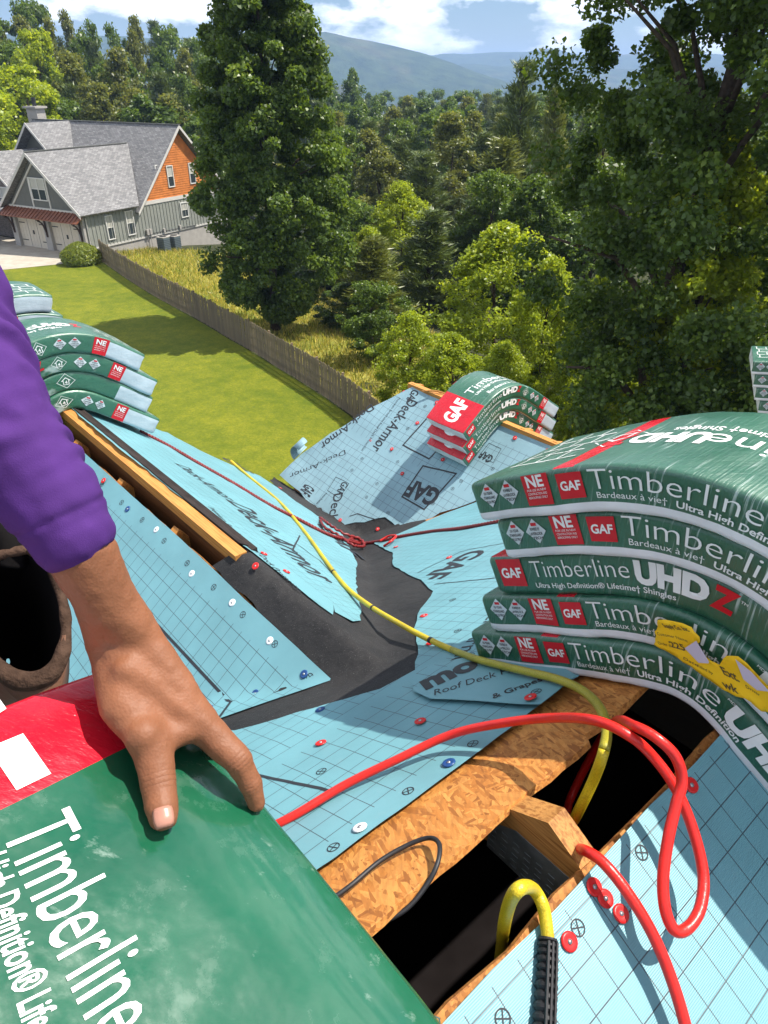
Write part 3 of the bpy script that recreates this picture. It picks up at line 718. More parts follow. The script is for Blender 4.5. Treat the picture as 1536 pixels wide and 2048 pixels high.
def bundle(name, label, group, f, near, far=None, top='A', rseed=0, redA=0.215, green='green', T=TB_, L=LB, W=WB, torn=False, fine=1):
    """one wrapped bundle; f maps (u, t, h) to the world; near/far choose the print of its long sides"""
    r = random.Random(rseed); c0 = f(0, 0, 0)
    th = thing(name, label, 'shingle bundle', c0, group)
    # wrapper: rounded cross section swept along the length
    prof = []
    rc = 0.011; hs = 0.24 * T
    def arc(cx, cz, a0, a1): return [(cx + rc * math.cos(math.radians(a0 + (a1 - a0) * k / 3)), cz + rc * math.sin(math.radians(a0 + (a1 - a0) * k / 3))) for k in range(4)]
    prof += arc(W / 2 - rc, rc, -90, 0) + [(W / 2, hs), (W / 2, T * .6)] + arc(W / 2 - rc, T - rc, 0, 90)
    prof += [(W * .3, T), (W * .15, T), (0, T), (-W * .15, T), (-W * .3, T)] + arc(-W / 2 + rc, T - rc, 90, 180) + [(-W / 2, T * .6), (-W / 2, hs)] + arc(-W / 2 + rc, rc, 180, 270)
    prof += [(-W * .2, 0), (W * .2, 0)]
    n = len(prof); NS = 56 * fine
    us = sorted(set([-L / 2 + L * i / NS for i in range(NS + 1)] + [-L / 2 + 0.004, L / 2 - 0.004]))
    GEND = {'S1': 0.17, 'S3': 0.17, 'S2': 0.0}
    mb = MB(); ph = r.uniform(0, 50)
    for i, u in enumerate(us):
        e = min(1.0, (L / 2 - abs(u)) / 0.012); k = 0.955 + 0.045 * math.sqrt(max(0, e))
        for (t, h) in prof:
            hh = T / 2 + (h - T / 2) * k; tt = t * (0.985 + 0.015 * e)
            mb.v.append(f(u + 0.003 * noise.noise(V3((t * 20 + ph, h * 30, i > 10))) * (e < 1), tt, hh))
    for i in range(len(us) - 1):
        um = (us[i] + us[i + 1]) / 2
        for k in range(n):
            t = (prof[k][0] + prof[(k + 1) % n][0]) / 2; h = (prof[k][1] + prof[(k + 1) % n][1]) / 2
            m = 0
            side = near if t < -W * .48 else far if t > W * .48 else None
            if side is not None:
                if GEND.get(side, 0) and um > L / 2 - GEND[side] and h < T * .86: m = 3
                if side == 'S2' and h < hs * 1.02: m = 2
            elif h > T * .8:
                if top == 'A' and um < -L / 2 + redA: m = 1
                if top == 'B' and (um > L / 2 - redA or -L / 2 + 0.215 < um < -L / 2 + 0.262): m = 1
            elif h < T * .15: m = 2
            mb.f.append((i * n + k, i * n + (k + 1) % n, (i + 1) * n + (k + 1) % n, (i + 1) * n + k)); mb.m.append(m)
    for end in (0, 1):                                     # end caps of pale paper, a little sunken
        base = 0 if end == 0 else (len(us) - 1) * n
        q = [mb.v[base + k] for k in range(n)]; ctr = sum(q, V3()) / n
        i0 = len(mb.v); sg = 1 if end == 0 else -1
        ins = [ctr + (p - ctr) * 0.8 + (f(-sg * L / 2 + sg * 0.004, 0, T / 2) - f(-sg * L / 2, 0, T / 2)) * (1 + r.uniform(-.9, .9)) for p in q]
        mb.v += ins + [ctr + (f(-sg * L / 2 + sg * 0.004, 0, T / 2) - f(-sg * L / 2, 0, T / 2)) * 1.2]
        for k in range(n):
            a, b = base + k, base + (k + 1) % n; c, d = i0 + k, i0 + (k + 1) % n
            for fc in ((a, c, d, b), (c, i0 + n, d)):
                mb.f.append(fc if end == 0 else fc[::-1]); mb.m.append(2)
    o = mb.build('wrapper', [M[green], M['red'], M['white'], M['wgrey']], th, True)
    # print
    EPS = 0.0012
    def deco(nm, mat, items, mp, kind=None):
        mbs = MB()
        for vs, fs in items: place2d(mbs, vs, fs, mp)
        if mbs.f: mbs.build(nm, mat, th, True, kind=kind)
    def T2d(s, x, y, h, bold=0.0, w=None, sp=1.0):
        vs, fs, wd = text(s, bold, sp); ky = h / 0.72; kx = (w / wd) if w else ky
        return [(x + a * kx, y + b * ky) for a, b in vs], fs
    def sh(sh2, x, y, k, kx=None): return [(x + a * (kx or k), y + b * k) for a, b in sh2[0]], sh2[1]
    def side_print(st, sgn):
        # sgn -1: near side (t = -W/2), read along +u; sgn +1: far side, read along -u
        def mp(lift): return lambda x, y: f(-sgn * (x - L / 2), sgn * (W / 2 + EPS + lift + 0.0003), y)
        a, b = mp(0), mp(0.0007)
        red, wh, gr, rw = [], [], [], []
        y0 = 0.012
        def gaf(x, yb=0.020, s=0.060): red.append(rect2d(x, yb, x + s * 1.15, yb + s, 4, 2)); wh.append(T2d('GAF', x + s * .12, yb + s * .33, s * .36, 0.03, s * .92))
        def ne(x, yb=0.006, hh=0.074): red.append(rect2d(x, yb, x + 0.062, yb + hh, 3, 2)); wh.append(T2d('NE', x + .010, yb + hh * .60, 0.022, .03, .040)); [wh.append(T2d(w_, x + .007, yb + hh * (.46 - .12 * q), .0045, 0.0, .046)) for q, w_ in enumerate(('FOR USE IN NEW', 'CONSTRUCTION AND', 'REROOFING ONLY'))]
        def dia(x, yb=0.052, s=0.058): gr.append(sh(DIAM, x, yb, s)); rw.append(rect2d(x - .007, yb + s * .22, x + .007, yb + s * .34)); return x
        dtx = []
        def dtext(x, w_, yb=0.052):
            for q, s_ in enumerate(w_): dtx.append(T2d(s_, x - .016 + .004 * (q != 1), yb + .002 - .009 * q, .0058, 0.02, .032 - .008 * (q != 1)))
        def d4(x, yb=0.046, s=0.034): wh.append(sh(diam_line(1.0, .07), x, yb, s)); wh.append(sh(HOUSE4, x, yb - .001, 0.07)); wh.append(T2d('4', x - .005, yb - .013, .014, 0.02))
        if st == 'S1':
            gaf(0.022); x = 0.115
            wh.append(T2d('Timberline', x, 0.040, 0.037, -0.010, 0.222)); wh.append(T2d('UHD', x + .232, 0.035, 0.041, 0.06, 0.115)); red.append(T2d('Z', x + .350, 0.035, 0.041, 0.05, 0.034))
            wh.append(T2d('Ultra High Definition\u00ae Lifetime\u2020 Shingles', x, 0.017, 0.011, 0.01, 0.30)); d4(0.60)
            wh.append(T2d('TM', x + .386, .066, .005))
        if st == 'S2':
            yb = 0.025; dia(0.046, .055, .050); dtext(.046, ('10-YEAR', 'STAINGUARD', 'PLUS PRO'), .055); dia(0.101, .055, .050); dtext(.101, ('POWERED BY', 'LAYERLOCK', 'TECH'), .055)
            ne(0.142, .024, .058); gaf(0.222, .030, .046); x = 0.288
            wh.append(T2d('Timberline', x, 0.044, 0.037, -0.010, 0.258)); wh.append(T2d('UHD', x + .270, 0.040, 0.040, 0.06, 0.135)); red.append(T2d('Z', x + .408, .040, .040, .05, .036))
            wh.append(T2d('Bardeaux \u00e0 vie\u2020', x + .008, .028, .0115, 0.0, .120)); wh.append(T2d('Ultra High Definition', x + .142, .027, .012, 0.02, .17))
            gr.append(rect2d(.02, .005, .09, .0065)); wh.append(T2d('MD', x + .260, .076, .005))
        if st == 'S3':
            gaf(0.022); x = 0.11
            wh.append(T2d('Timberline', x, 0.046, 0.031, -0.012, 0.235)); wh.append(T2d('UHD', x + .243, 0.041, 0.036, 0.06, 0.115)); red.append(T2d('Z', x + .36, 0.041, 0.036, 0.05, 0.03))
            wh.append(T2d('Ultra High Definition', x, 0.018, 0.012, 0.01, 0.22)); d4(0.555, .046, .030); dia(.635, .044, .05); dia(.692, .044, .05); dtext(.635, ('10-YEAR', 'STAINGUARD', 'PLUS'), .044); dtext(.692, ('POWERED BY', 'LAYERLOCK', 'TECH'), .044); ne(.765, .004, .076)
        [deco('red_patch', M['pred'], [q], a) for q in red]; [deco('diamond_badge', M['print_pale'], [q], a) for q in gr]; deco('side_lettering', M['pwhite'], wh, b, 'stuff'); deco('badge_lettering', M['ink'], dtx, b, 'stuff'); deco('badge_mark', M['pred'], rw, b, 'stuff')
    side_print(near, -1)
    if far: side_print(far, 1)
    mpt = (lambda lift: lambda x, y: f(x, y, T + EPS + lift - 0.0004)) if top == 'A' else (lambda lift: lambda x, y: f(-x, -y, T + EPS + lift - 0.0004))
    wh, red, gr = [], [], []
    # top print in the frame where the red end lies at -L/2
    wh.append(T2d('GAF', -L / 2 + .035, -.055, .105, 0.045, .165))
    wh.append(T2d('Timberline', -L / 2 + .245, -.02, .062, -.004, .36)); wh.append(T2d('UHD', -L / 2 + .615, -.025, .07, .06, .135)) if False else None
    wh.append(T2d('UHD', -L / 2 + .60, -.02, .058, .05, .125)); red.append(T2d('Z', -L / 2 + .728, -.02, .058, .04, .035))
    wh.append(T2d('Ultra High Definition\u00ae Lifetime\u2020 Shingles', -L / 2 + .26, -.058, .022, .012, .42)); wh.append(T2d('Bardeaux \u00e0 vie\u2020', -L / 2 + .30, -.12, .03, 0.0, .22))
    for i in range(3):                                    # little drawing of laid shingles at the other end
        for j in range(4):
            q = j * .028; wh.append(rect2d(L / 2 - .032 - i * .055 - (j % 2) * .012, -.14 + j * .055, L / 2 - .028 - i * .055 - (j % 2) * .012, -.095 + j * .055)); wh.append(rect2d(L / 2 - .075 - i * .052 - (j % 2) * .02, -.14 + j * .055 + .046, L / 2 - .03 - i * .05, -.14 + j * .055 + .051, 2))
    if top == 'B': wh.append(sh(diam_line(1, .06), L / 2 - .235, -.02, .06)); wh.append(sh(HOUSE4, L / 2 - .235, -.022, .12))
    deco('top_lettering', M['pwhite'], wh, mpt(0), 'stuff'); deco('top_letter_red', M['pred'], red, mpt(0))
    return th
M['print_pale'] = plain('print_pale', (0.55, 0.62, 0.64), 0.4, 0.06, 30)

# near stack on the main ridge: five bundles, printed sides towards the camera
GN = 'bundles stacked on the main ridge'
st1 = Stack(gm(GR - 0.0, 0.962 + WB / 2, -0.925), -G, MM, math.radians(30), math.radians(32), 0.06)
YAW = 0.0
L1 = ['lowest bundle of the near stack, yellow hose passing its left corner', 'second bundle from below in the near stack, half shaded, under the yellow label',
      'middle bundle of the near stack, turned round, with a red Z after white letters', 'second bundle from the top of the near stack, set to the right',
      'topmost bundle of the near stack, its sunlit green top and red stripe in full view']
near_b = []
for i, (dx, dy, sd, tp) in enumerate(((-0.005, 0, 'S2', 'B'), (0.018, 0.008, 'S2', 'B'), (0.028, 0.016, 'S1', 'A'), (0.058, 0.0, 'S2', 'B'), (-0.012, -0.012, 'S2', 'B'))):
    near_b.append(bundle('shingle_bundle', L1[i], GN, st1.mapper(i * (TB_ + 0.0005), dx, dy), sd, 'S3', tp, 11 + i, fine=2))
# stack on the left gable
GL = 'bundles stacked on the left gable ridge'
st2 = Stack(gm(3.20 + WB / 2, M1, Z1 + 0.0), MM, G, P2 * .98, P2 * .98, 0.065)
L2 = ['lowest bundle of the left gable stack, touching the blue underlayment', 'second bundle from below on the left gable, blank pale end without red patch',
      'third bundle from below on the left gable, red NE patch, reaching furthest right', 'topmost bundle of the four on the left gable, green top shining']
for i, (dx, dy, sd) in enumerate(((-0.07, 0, 'S3'), (-0.09, 0.01, 'S1'), (-0.055, 0.005, 'S3'), (-0.115, 0.0, 'S3'))):
    bundle('shingle_bundle', L2[i], GL, st2.mapper(i * (TB_ + .001), dx, dy), sd, 'S2', 'A', 31 + i)
st3 = Stack(gm(3.62 + WB / 2, M1, Z1 + 0.0), MM, G, P2 * .98, P2 * .98, 0.065)
for i in range(5):
    bundle('shingle_bundle', 'bundle behind the purple sleeve at the left edge, ' + ('lowest', 'second from below', 'middle one', 'second from the top', 'topmost, red NE patch')[i],
           'bundles stacked behind the left gable stack', st3.mapper(i * (TB_ + .001), (-.18, -.2, -.22, -0.34, -.36)[i], 0), 'S3', 'S2', 'A', 51 + i)
# stack of three on the far gable
st4 = Stack(gm(2.36 + WB * .9 / 2, M2, Z2 + 0.004), MM, G, P2, P2 * .9, 0.075, 0.88)
L4 = ['lowest of the three bundles on the far gable, pale end near the blue sheet', 'middle of the three bundles on the far gable, torn hole in its white end', 'topmost bundle on the far gable, red panel with large white letters facing the sky']
for i, (dx, dy, sd) in enumerate(((0.11, 0.0, 'S3'), (0.10, -.012, 'S3'), (0.095, -0.016, 'S3'))):
    bundle('shingle_bundle', L4[i], 'bundles stacked on the far gable ridge', st4.mapper(i * (TB_ + .001), dx, dy), sd, 'S2', 'A', 71 + i)
# stack at the right edge of the picture, on another gable beyond
p5 = at_d(1484, 812, 4.6); X5 = V3((0.93, -0.37, 0)).normalized(); Y5 = V3((0.37, 0.93, 0)).normalized()
st5 = Stack(p5 + X5 * .5 + Y5 * WB / 2 + UPZ * 0.05, X5, Y5, 0.10, 0.2, 0.2, 1.0)
for i in range(4):
    bundle('shingle_bundle', ('lowest bundle at the right edge of the picture before the dark trees', 'second bundle from below at the right edge of the picture', 'third bundle from below at the right edge of the picture', 'topmost bundle at the right edge of the picture before the dark trees')[i],
           'bundles at the right edge', st5.mapper(i * (TB_ + .001) - 0.06, (0.10, 0.06, 0.03, 0.0)[i], 0), 'S2', 'S1', 'B', 91 + i)
mb = MB(); q = st5.o - UPZ * 0.09 + X5 * .3      # the piece of ridge this stack rests on
mb.prism([q - X5 * .42 - Y5 * .3, q + X5 * 1.6 - Y5 * .3, q + X5 * 1.6 + Y5 * .4, q - X5 * .42 + Y5 * .4], -UPZ * 10.5); mb.build('upper_wing', M['membrane'], roof, uv=lambda p: (p.dot(X5), p.dot(Y5)))

# torn yellow delivery label across the two lowest bundles of the near stack
fl = st1.mapper(0.0)
def unlabel(px_, py_):
    """where the front of the pile is seen through a pixel: (distance along the pile's bottom curve, height above it)"""
    p = on_plane(px_, py_, st1.o - MM * (WB / 2 + .008), MM) - st1.o; x, z = p.dot(st1.X), p.z
    b = min(range(len(st1.P)), key=lambda i: abs((x - st1.P[i][0]) * math.cos(st1.A[i]) + (z - st1.P[i][1]) * math.sin(st1.A[i])) + (9 if (z - st1.P[i][1]) < -.02 else 0))
    a = st1.A[b]; return (b - st1.half) * 2.6 / 400, -(x - st1.P[b][0]) * math.sin(a) + (z - st1.P[b][1]) * math.cos(a)
lab = [unlabel(*q) for q in ((1316, 1240), (1352, 1244), (1376, 1252), (1390, 1270), (1402, 1292), (1412, 1312), (1424, 1322), (1440, 1330), (1452, 1318), (1470, 1308), (1492, 1326), (1516, 1352), (1540, 1374), (1570, 1400), (1572, 1440), (1545, 1428), (1520, 1418), (1494, 1398), (1470, 1388), (1440, 1374), (1412, 1356), (1388, 1338), (1362, 1318), (1334, 1302), (1306, 1288))]
pts = [V3((a, b, 0)) for a, b in lab]; pts = ragged(pts, .006, .0016, rnd)
gp = [(p.x, p.y) for p in pts] + [(-.14 + .008 * i, .0 + .008 * j) for i in range(60) for j in range(26)]
vo, eo, fo, *_ = delaunay_2d_cdt([V3((a, b, 0)).xy for a, b in gp], [], [list(range(len(pts)))], 1, 1e-6)
mb = MB()
lf = lambda x, y: fl(x, -WB / 2 - 0.008 - 0.006 * abs(noise.noise(V3((x * 25, y * 25, 1)))), y)
place2d(mb, [(v.x, v.y) for v in vo], [tuple(f) for f in fo], lf)
lb = mb.build('delivery_label', M['label'], smooth=True, loc=fl(0.15, -WB / 2, .1)); lb.modifiers.new('t', 'SOLIDIFY').thickness = 0.0004
tag(lb, 'torn yellow paper delivery label stuck across the two lowest bundles of the near stack', 'label')
def lab_text(s, x, y, h, w, ang=0.0, bold=0.0):
    vs, fs, wd = text(s, bold); ca, sa = math.cos(ang), math.sin(ang); m_ = MB()
    place2d(m_, [(x + (a * w / wd) * ca - (b * h / .72) * sa, y + (a * w / wd) * sa + (b * h / .72) * ca) for a, b in vs], fs, lambda a, b: fl(a, -WB / 2 - 0.0095 - 0.006 * abs(noise.noise(V3((a * 25, b * 25, 1)))), b))
    return m_.build('label_writing', M['label_ink'], lb, kind='stuff')
def lab_px(s_, p0, p1, h, bold=0.0): a, b = unlabel(*p0), unlabel(*p1); lab_text(s_, a[0], a[1], h, math.dist(a, b), math.atan2(b[1] - a[1], b[0] - a[0]), bold)
lab_px('Supply Co. Inc.', (1328, 1252), (1384, 1264), .006, .03); lab_px('Customer Name', (1320, 1270), (1378, 1284), .0052); lab_px('Order #', (1314, 1286), (1340, 1292), .0052); lab_px('225', (1346, 1294), (1378, 1304), .010, .02)
lab_px('Date', (1376, 1320), (1392, 1328), .005); lab_px('Filled by', (1400, 1334), (1428, 1350), .005); lab_px('Ext.', (1446, 1346), (1484, 1366), .011, .02); lab_px('wk', (1446, 1370), (1478, 1384), .010, .02); lab_px('Driver', (1490, 1372), (1524, 1394), .005)
for cpts in ([(1392, 1274), (1416, 1314), (1428, 1326), (1398, 1318), (1382, 1296)], [(1472, 1312), (1500, 1334), (1540, 1376), (1520, 1376), (1490, 1352)]):   # pale back where the paper folds over
    m_ = MB(); vs = [unlabel(*q) for q in cpts]; place2d(m_, vs, [(0, i, i + 1) for i in range(1, len(vs) - 1)], lambda a, b: fl(a, -WB / 2 - .017, b)); m_.build('folded_corner', M['label_back'], lb)

# ------------------------------------------------------------------ the bundle held in the foreground
K0 = at_d(330, 1380, 0.66); K1 = at_d(872, 2048, 0.54)
HX = (K1 - K0).normalized(); _y0 = HX.cross(V3((0, 0, 1))).normalized() * -1; _n0 = HX.cross(_y0)
if _n0.z < 0: _y0 = -_y0; _n0 = -_n0
def slope_err(a):
    Y = _y0 * math.cos(a) + _n0 * math.sin(a); q = K0 - Y * 0.25
    d = lambda p: (768 + FPX * p.x / (p.y * CT - p.z * ST), 1024 - FPX * (p.y * ST + p.z * CT) / (p.y * CT - p.z * ST))
    (x0, y0), (x1, y1) = d(K0), d(q); return (y1 - y0) / (x1 - x0)
HA = min([k * .01 for k in range(-70, 71)], key=lambda a: abs(slope_err(a) + 0.44))
HY = _y0 * math.cos(HA) + _n0 * math.sin(HA); HN = HX.cross(HY)
HT = 0.085; HEXT = 0.046
def hmap(u, t, h):
    x = u + LB / 2 - HEXT; y = t - WB / 2
    jn = 0.0016 * noise.noise(V3((u * 9, t * 9, h * 14))) + 0.0008 * noise.noise(V3((u * 34, t * 30, h * 40)))
    bend = -0.25 * max(0, x - 0.30) ** 2 + jn * (2 * h / HT - 1)
    ed = max(0.0, (y + 0.055) / 0.055); rol = -0.008 * ed * ed if h > HT / 2 else 0
    return K0 + HX * x + HY * (y + 0.016) + HN * (h - HT + bend + rol)
HRED = (at_d(200, 1512, 1).dot(HX) and (lambda p: (p - K0).dot(HX))(ray(215, 1506) * (K0.dot(HN) / ray(215, 1506).dot(HN))))
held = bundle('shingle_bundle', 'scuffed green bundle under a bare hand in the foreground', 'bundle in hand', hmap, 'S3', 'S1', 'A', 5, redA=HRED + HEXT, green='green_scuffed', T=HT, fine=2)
for ch in list(held.children):
    if ch.name.startswith('top_'): bpy.data.objects.remove(ch)
def hplane(px_, py_):
    r = ray(px_, py_); t = K0.dot(HN) / r.dot(HN); return r * t, t
def hcoord(px_, py_): p, _ = hplane(px_, py_); d = p - K0; return d.dot(HX) - LB / 2 + HEXT, d.dot(HY) + WB / 2 - 0.016
def held_text(s, p0, p1, h, bold=0.0, w=None, mat='pwhite', name='top_lettering'):
    a, b = hcoord(*p0), hcoord(*p1); X = V3((b[0] - a[0], b[1] - a[1], 0)); Ln = X.length; X.normalize(); Y = V3((-X.y, X.x, 0))
    vs, fs, wd = text(s, bold); k = Ln / wd; ky = h / .72; m_ = MB()
    place2d(m_, [(a[0] + X.x * x * k + Y.x * y * ky, a[1] + X.y * x * k + Y.y * y * ky) for x, y in vs], fs, lambda u, t: hmap(u, t, HT + .0009))
    m_.build(name, M[mat], held, True, kind='stuff')
held_text('Timberline', (2, 1668), (196, 2098), 0.052, 0.0)
held_text('Ultra High Definition\u00ae Lifetime\u2020', (-75, 1640), (85, 2180), 0.020, 0.018)
a_, b_ = hcoord(66, 1552)
vs, fs, wd = text('GAF', 0.05); k_ = 0.17 / wd; m_ = MB()
place2d(m_, [(a_ - 0.165 + x * k_, b_ - 0.095 + y * 0.105 / .72) for x, y in vs], fs, lambda u, t: hmap(u, t, HT + .0009)); m_.build('top_lettering', M['pwhite'], held, True, kind='stuff')
# torn, crumpled film at the far end of the held bundle
m_ = MB(); n1, n2 = 14, 8
for i in range(n1 + 1):
    for j in range(n2 + 1):
        u, t = -LB / 2 - 0.035 + 0.075 * j / n2, WB / 2 - 0.20 - 0.13 * i / n1 + 0.02 * noise.noise(V3((i, j, 0)) * .5)
        p = hmap(max(u, -LB / 2), t, HT) + HN * (0.010 + 0.012 * noise.noise(V3((i * .6, j * .6, 4)))) * (1.0 if j < 5 else (n2 - j) / 3)
        m_.v.append(p + HX * min(0, u + LB / 2) - HN * .6 * max(0, -LB / 2 - u) + HX * .006 * noise.noise(V3((i * .9, j, 9))))
m_.f = [(i * (n2 + 1) + j, (i + 1) * (n2 + 1) + j, (i + 1) * (n2 + 1) + j + 1, i * (n2 + 1) + j + 1) for i in range(n1) for j in range(n2)]; m_.m = [0] * len(m_.f)
m_.build('torn_film', M['red'], held, True)
# red strip of the far end is wider here: the wrapper's red panel ends where the green begins
# ------------------------------------------------------------------ hoses, cord, rope
def over(px_, py_, lift, n=None, P0=None):
    """point above the roof seen through (px, py), lifted towards the camera by lift metres of clearance"""
    if n is None: p = hit(px_, py_); n = roof_normal(p)
    else: p = on_plane(px_, py_, P0, n); n = n.normalized()
    r = ray(px_, py_); t = p.length / r.length
    return r * (t - lift / abs(r.dot(n)))
aA = lambda x, y, l: over(x, y, l, nA, R0)
aB = lambda x, y, l: over(x, y, l, nB, R0)
RH = 0.0078
red = [over(440, 1700, .012), over(520, 1664, .012), over(590, 1630, .014), over(690, 1570, .020), over(790, 1521, .028), aB(900, 1470, .040), aB(1000, 1447, .055), aB(1100, 1436, .07), aB(1190, 1441, .09), aA(1262, 1474, .10), aA(1310, 1518, .085), aA(1352, 1578, .08),
       aA(1386, 1660, .07), aA(1406, 1745, .062), aA(1402, 1810, .06), aA(1380, 1852, .058), aA(1352, 1862, .058), aA(1332, 1825, .062), aA(1326, 1760, .07), aA(1336, 1680, .085), aA(1352, 1610, .10), aA(1364, 1560, .115), aA(1350, 1512, .13), aA(1310, 1474, .13),
       aA(1268, 1452, .10), at_d(1232, 1443, 1.16), at_d(1195, 1490, 1.32), at_d(1140, 1600, 1.36), at_d(1130, 1672, 1.2), at_d(1148, 1694, 1.06), aA(1172, 1702, .012), aA(1205, 1724, .035), aA(1250, 1778, .045), aA(1300, 1858, .045), aA(1340, 1950, .038), aA(1374, 2065, .03), aA(1395, 2200, .02)]
mb = MB(); mb.tube(spline(red, 9), RH, 14); hr = mb.build('air_hose', M['hose_red'], smooth=True, loc=red[0])
tag(hr, 'bright red air hose looped over the open slot and the near blue slope', 'hose')
t5 = lambda L: [over(*q) for q in L]
yel = t5([(462, 922, .02), (478, 936, .016), (500, 955, .012), (560, 1005, .012), (610, 1065, .013), (650, 1120, .014), (690, 1172, .016), (740, 1212, .04), (800, 1248, .045), (850, 1275, .03), (905, 1300, .014)]) + [aB(960, 1320, .028), aB(1040, 1340, .03), aB(1110, 1357, .03), aB(1160, 1378, .03), aB(1196, 1410, .035), aB(1213, 1452, .03), at_d(1208, 1500, 1.05), at_d(1186, 1562, 1.09), at_d(1152, 1632, 1.13), at_d(1122, 1690, 1.25), at_d(1108, 1800, 1.7), at_d(1050, 1960, 1.7), at_d(1002, 1960, 1.3), at_d(1004, 1886, 1.0), at_d(1016, 1816, .87), at_d(1038, 1778, .81), aA(1066, 1778, .03), aA(1086, 1812, .018), aA(1094, 1860, .014), aA(1096, 1890, .013)]
yt = thing('air_hose', 'yellow air hose crossing the valley and dropping into the slot, black collar at its end', 'hose', yel[0])
ys = spline(yel, 9); cut = 9 * 10; cut2 = 9 * 17
mb = MB(); mb.tube(ys[:cut + 1], 0.0080, 14); mb.build('hose_run', M['hose_yellow'], yt, True)
mb = MB(); mb.tube(ys[cut:cut2 + 1], 0.0084, 14); mb.build('hose_run', M['hose_yellow_dark'], yt, True)
mb = MB(); mb.tube(ys[cut2:], 0.0084, 14); mb.build('hose_run', M['hose_yellow'], yt, True)
for k in (9 * 5 + 4, 9 * 7 + 1, 9 * 9 + 2):
    d = (ys[k + 1] - ys[k]).normalized(); mb = MB(); mb.tube([ys[k] - d * .006, ys[k] + d * .006], 0.0088, 12); mb.build('hose_band', M['rubber'], yt, True)
col = spline([aA(1096, 1876, .013), aA(1094, 1950, .013), aA(1088, 2060, .014), aA(1084, 2140, .014)], 16)
mb = MB(); rr = []
for i in range(len(col)):
    b = 0.0118 + 0.0022 * i / len(col)
    rr.append(b if i < 2 else (b + .0014 if i % 3 else b - .0018) if i < 33 else b + .002)
mb.tube(col, rr, 18); cl = mb.build('strain_relief', M['rubber'], yt)
mb = MB(); d = (col[-8] - col[2]).normalized(); n = nA.normalized()
for s in (-1, 0, 1):
    sd = n.cross(d) * (0.006 * s); mb.bar(col[3] + sd + n * .0128, col[31] + sd + n * .0142, .0026, .003, n)
mb.build('collar_rib', M['rubber'], yt, kind='stuff')
cd = [aB(640, 1815, .004), aB(700, 1772, .006), aB(760, 1722, .006), aB(820, 1688, .006), aB(860, 1676, .008), aB(879, 1690, .012), aB(874, 1730, .004), aB(850, 1775, -.01), aB(810, 1820, -.02), aB(750, 1850, -.02), aB(690, 1865, -.01)]
mb = MB(); mb.tube(spline(cd, 8), 0.0036, 8); o = mb.build('cord', M['rubber'], smooth=True, loc=cd[0]); tag(o, 'thin black cord looped over the edge of the bare strand board', 'cord')
rp = t5([(280, 862, .012), (340, 893, .012), (400, 928, .012), (470, 968, .013), (540, 1010, .013), (600, 1040, .013), (650, 1066, .013), (690, 1080, .014), (722, 1088, .014), (716, 1076, .025), (700, 1080, .02), (730, 1086, .014), (770, 1080, .016), (800, 1073, .016), (860, 1063, .014), (930, 1055, .014), (1010, 1040, .014), (1040, 1030, .014)])
def twist(pts, r, R, n, ph):
    out = []; acc = 0
    for i in range(len(pts)):
        T = (pts[min(i + 1, len(pts) - 1)] - pts[max(i - 1, 0)]).normalized(); N = T.cross(UPZ).normalized(); B = T.cross(N)
        if i: acc += (pts[i] - pts[i - 1]).length
        a = acc / n * 2 * math.pi + ph; out.append(pts[i] + (N * math.cos(a) + B * math.sin(a)) * R)
    return out
rt = thing('rope', 'dark red braided rope lying from the left stack across the black valley', 'rope', rp[0])
sp = spline(rp, 24)
for ph in (0, 2.1, 4.2): mb = MB(); mb.tube(twist(sp, .005, .0045, .05, ph), .0052, 6); mb.build('rope_strand', M['rope'], rt, True)
kn = t5([(640, 1035, .02), (660, 1050, .03), (690, 1068, .03), (720, 1078, .035), (728, 1092, .025), (705, 1090, .025), (680, 1072, .02), (650, 1055, .02), (640, 1040, .02)])
mb = MB(); mb.tube(twist(spline(kn, 12), 0, .003, .04, 0), .007, 6); mb.build('rope_knot', M['rope'], rt, True)
mb = MB(); mb.tube(spline(t5([(768, 1092, .014), (782, 1082, .03), (792, 1072, .03), (778, 1072, .03), (760, 1082, .02)]), 8), .006, 7); mb.build('rope_loop', M['hose_red'], rt, True)

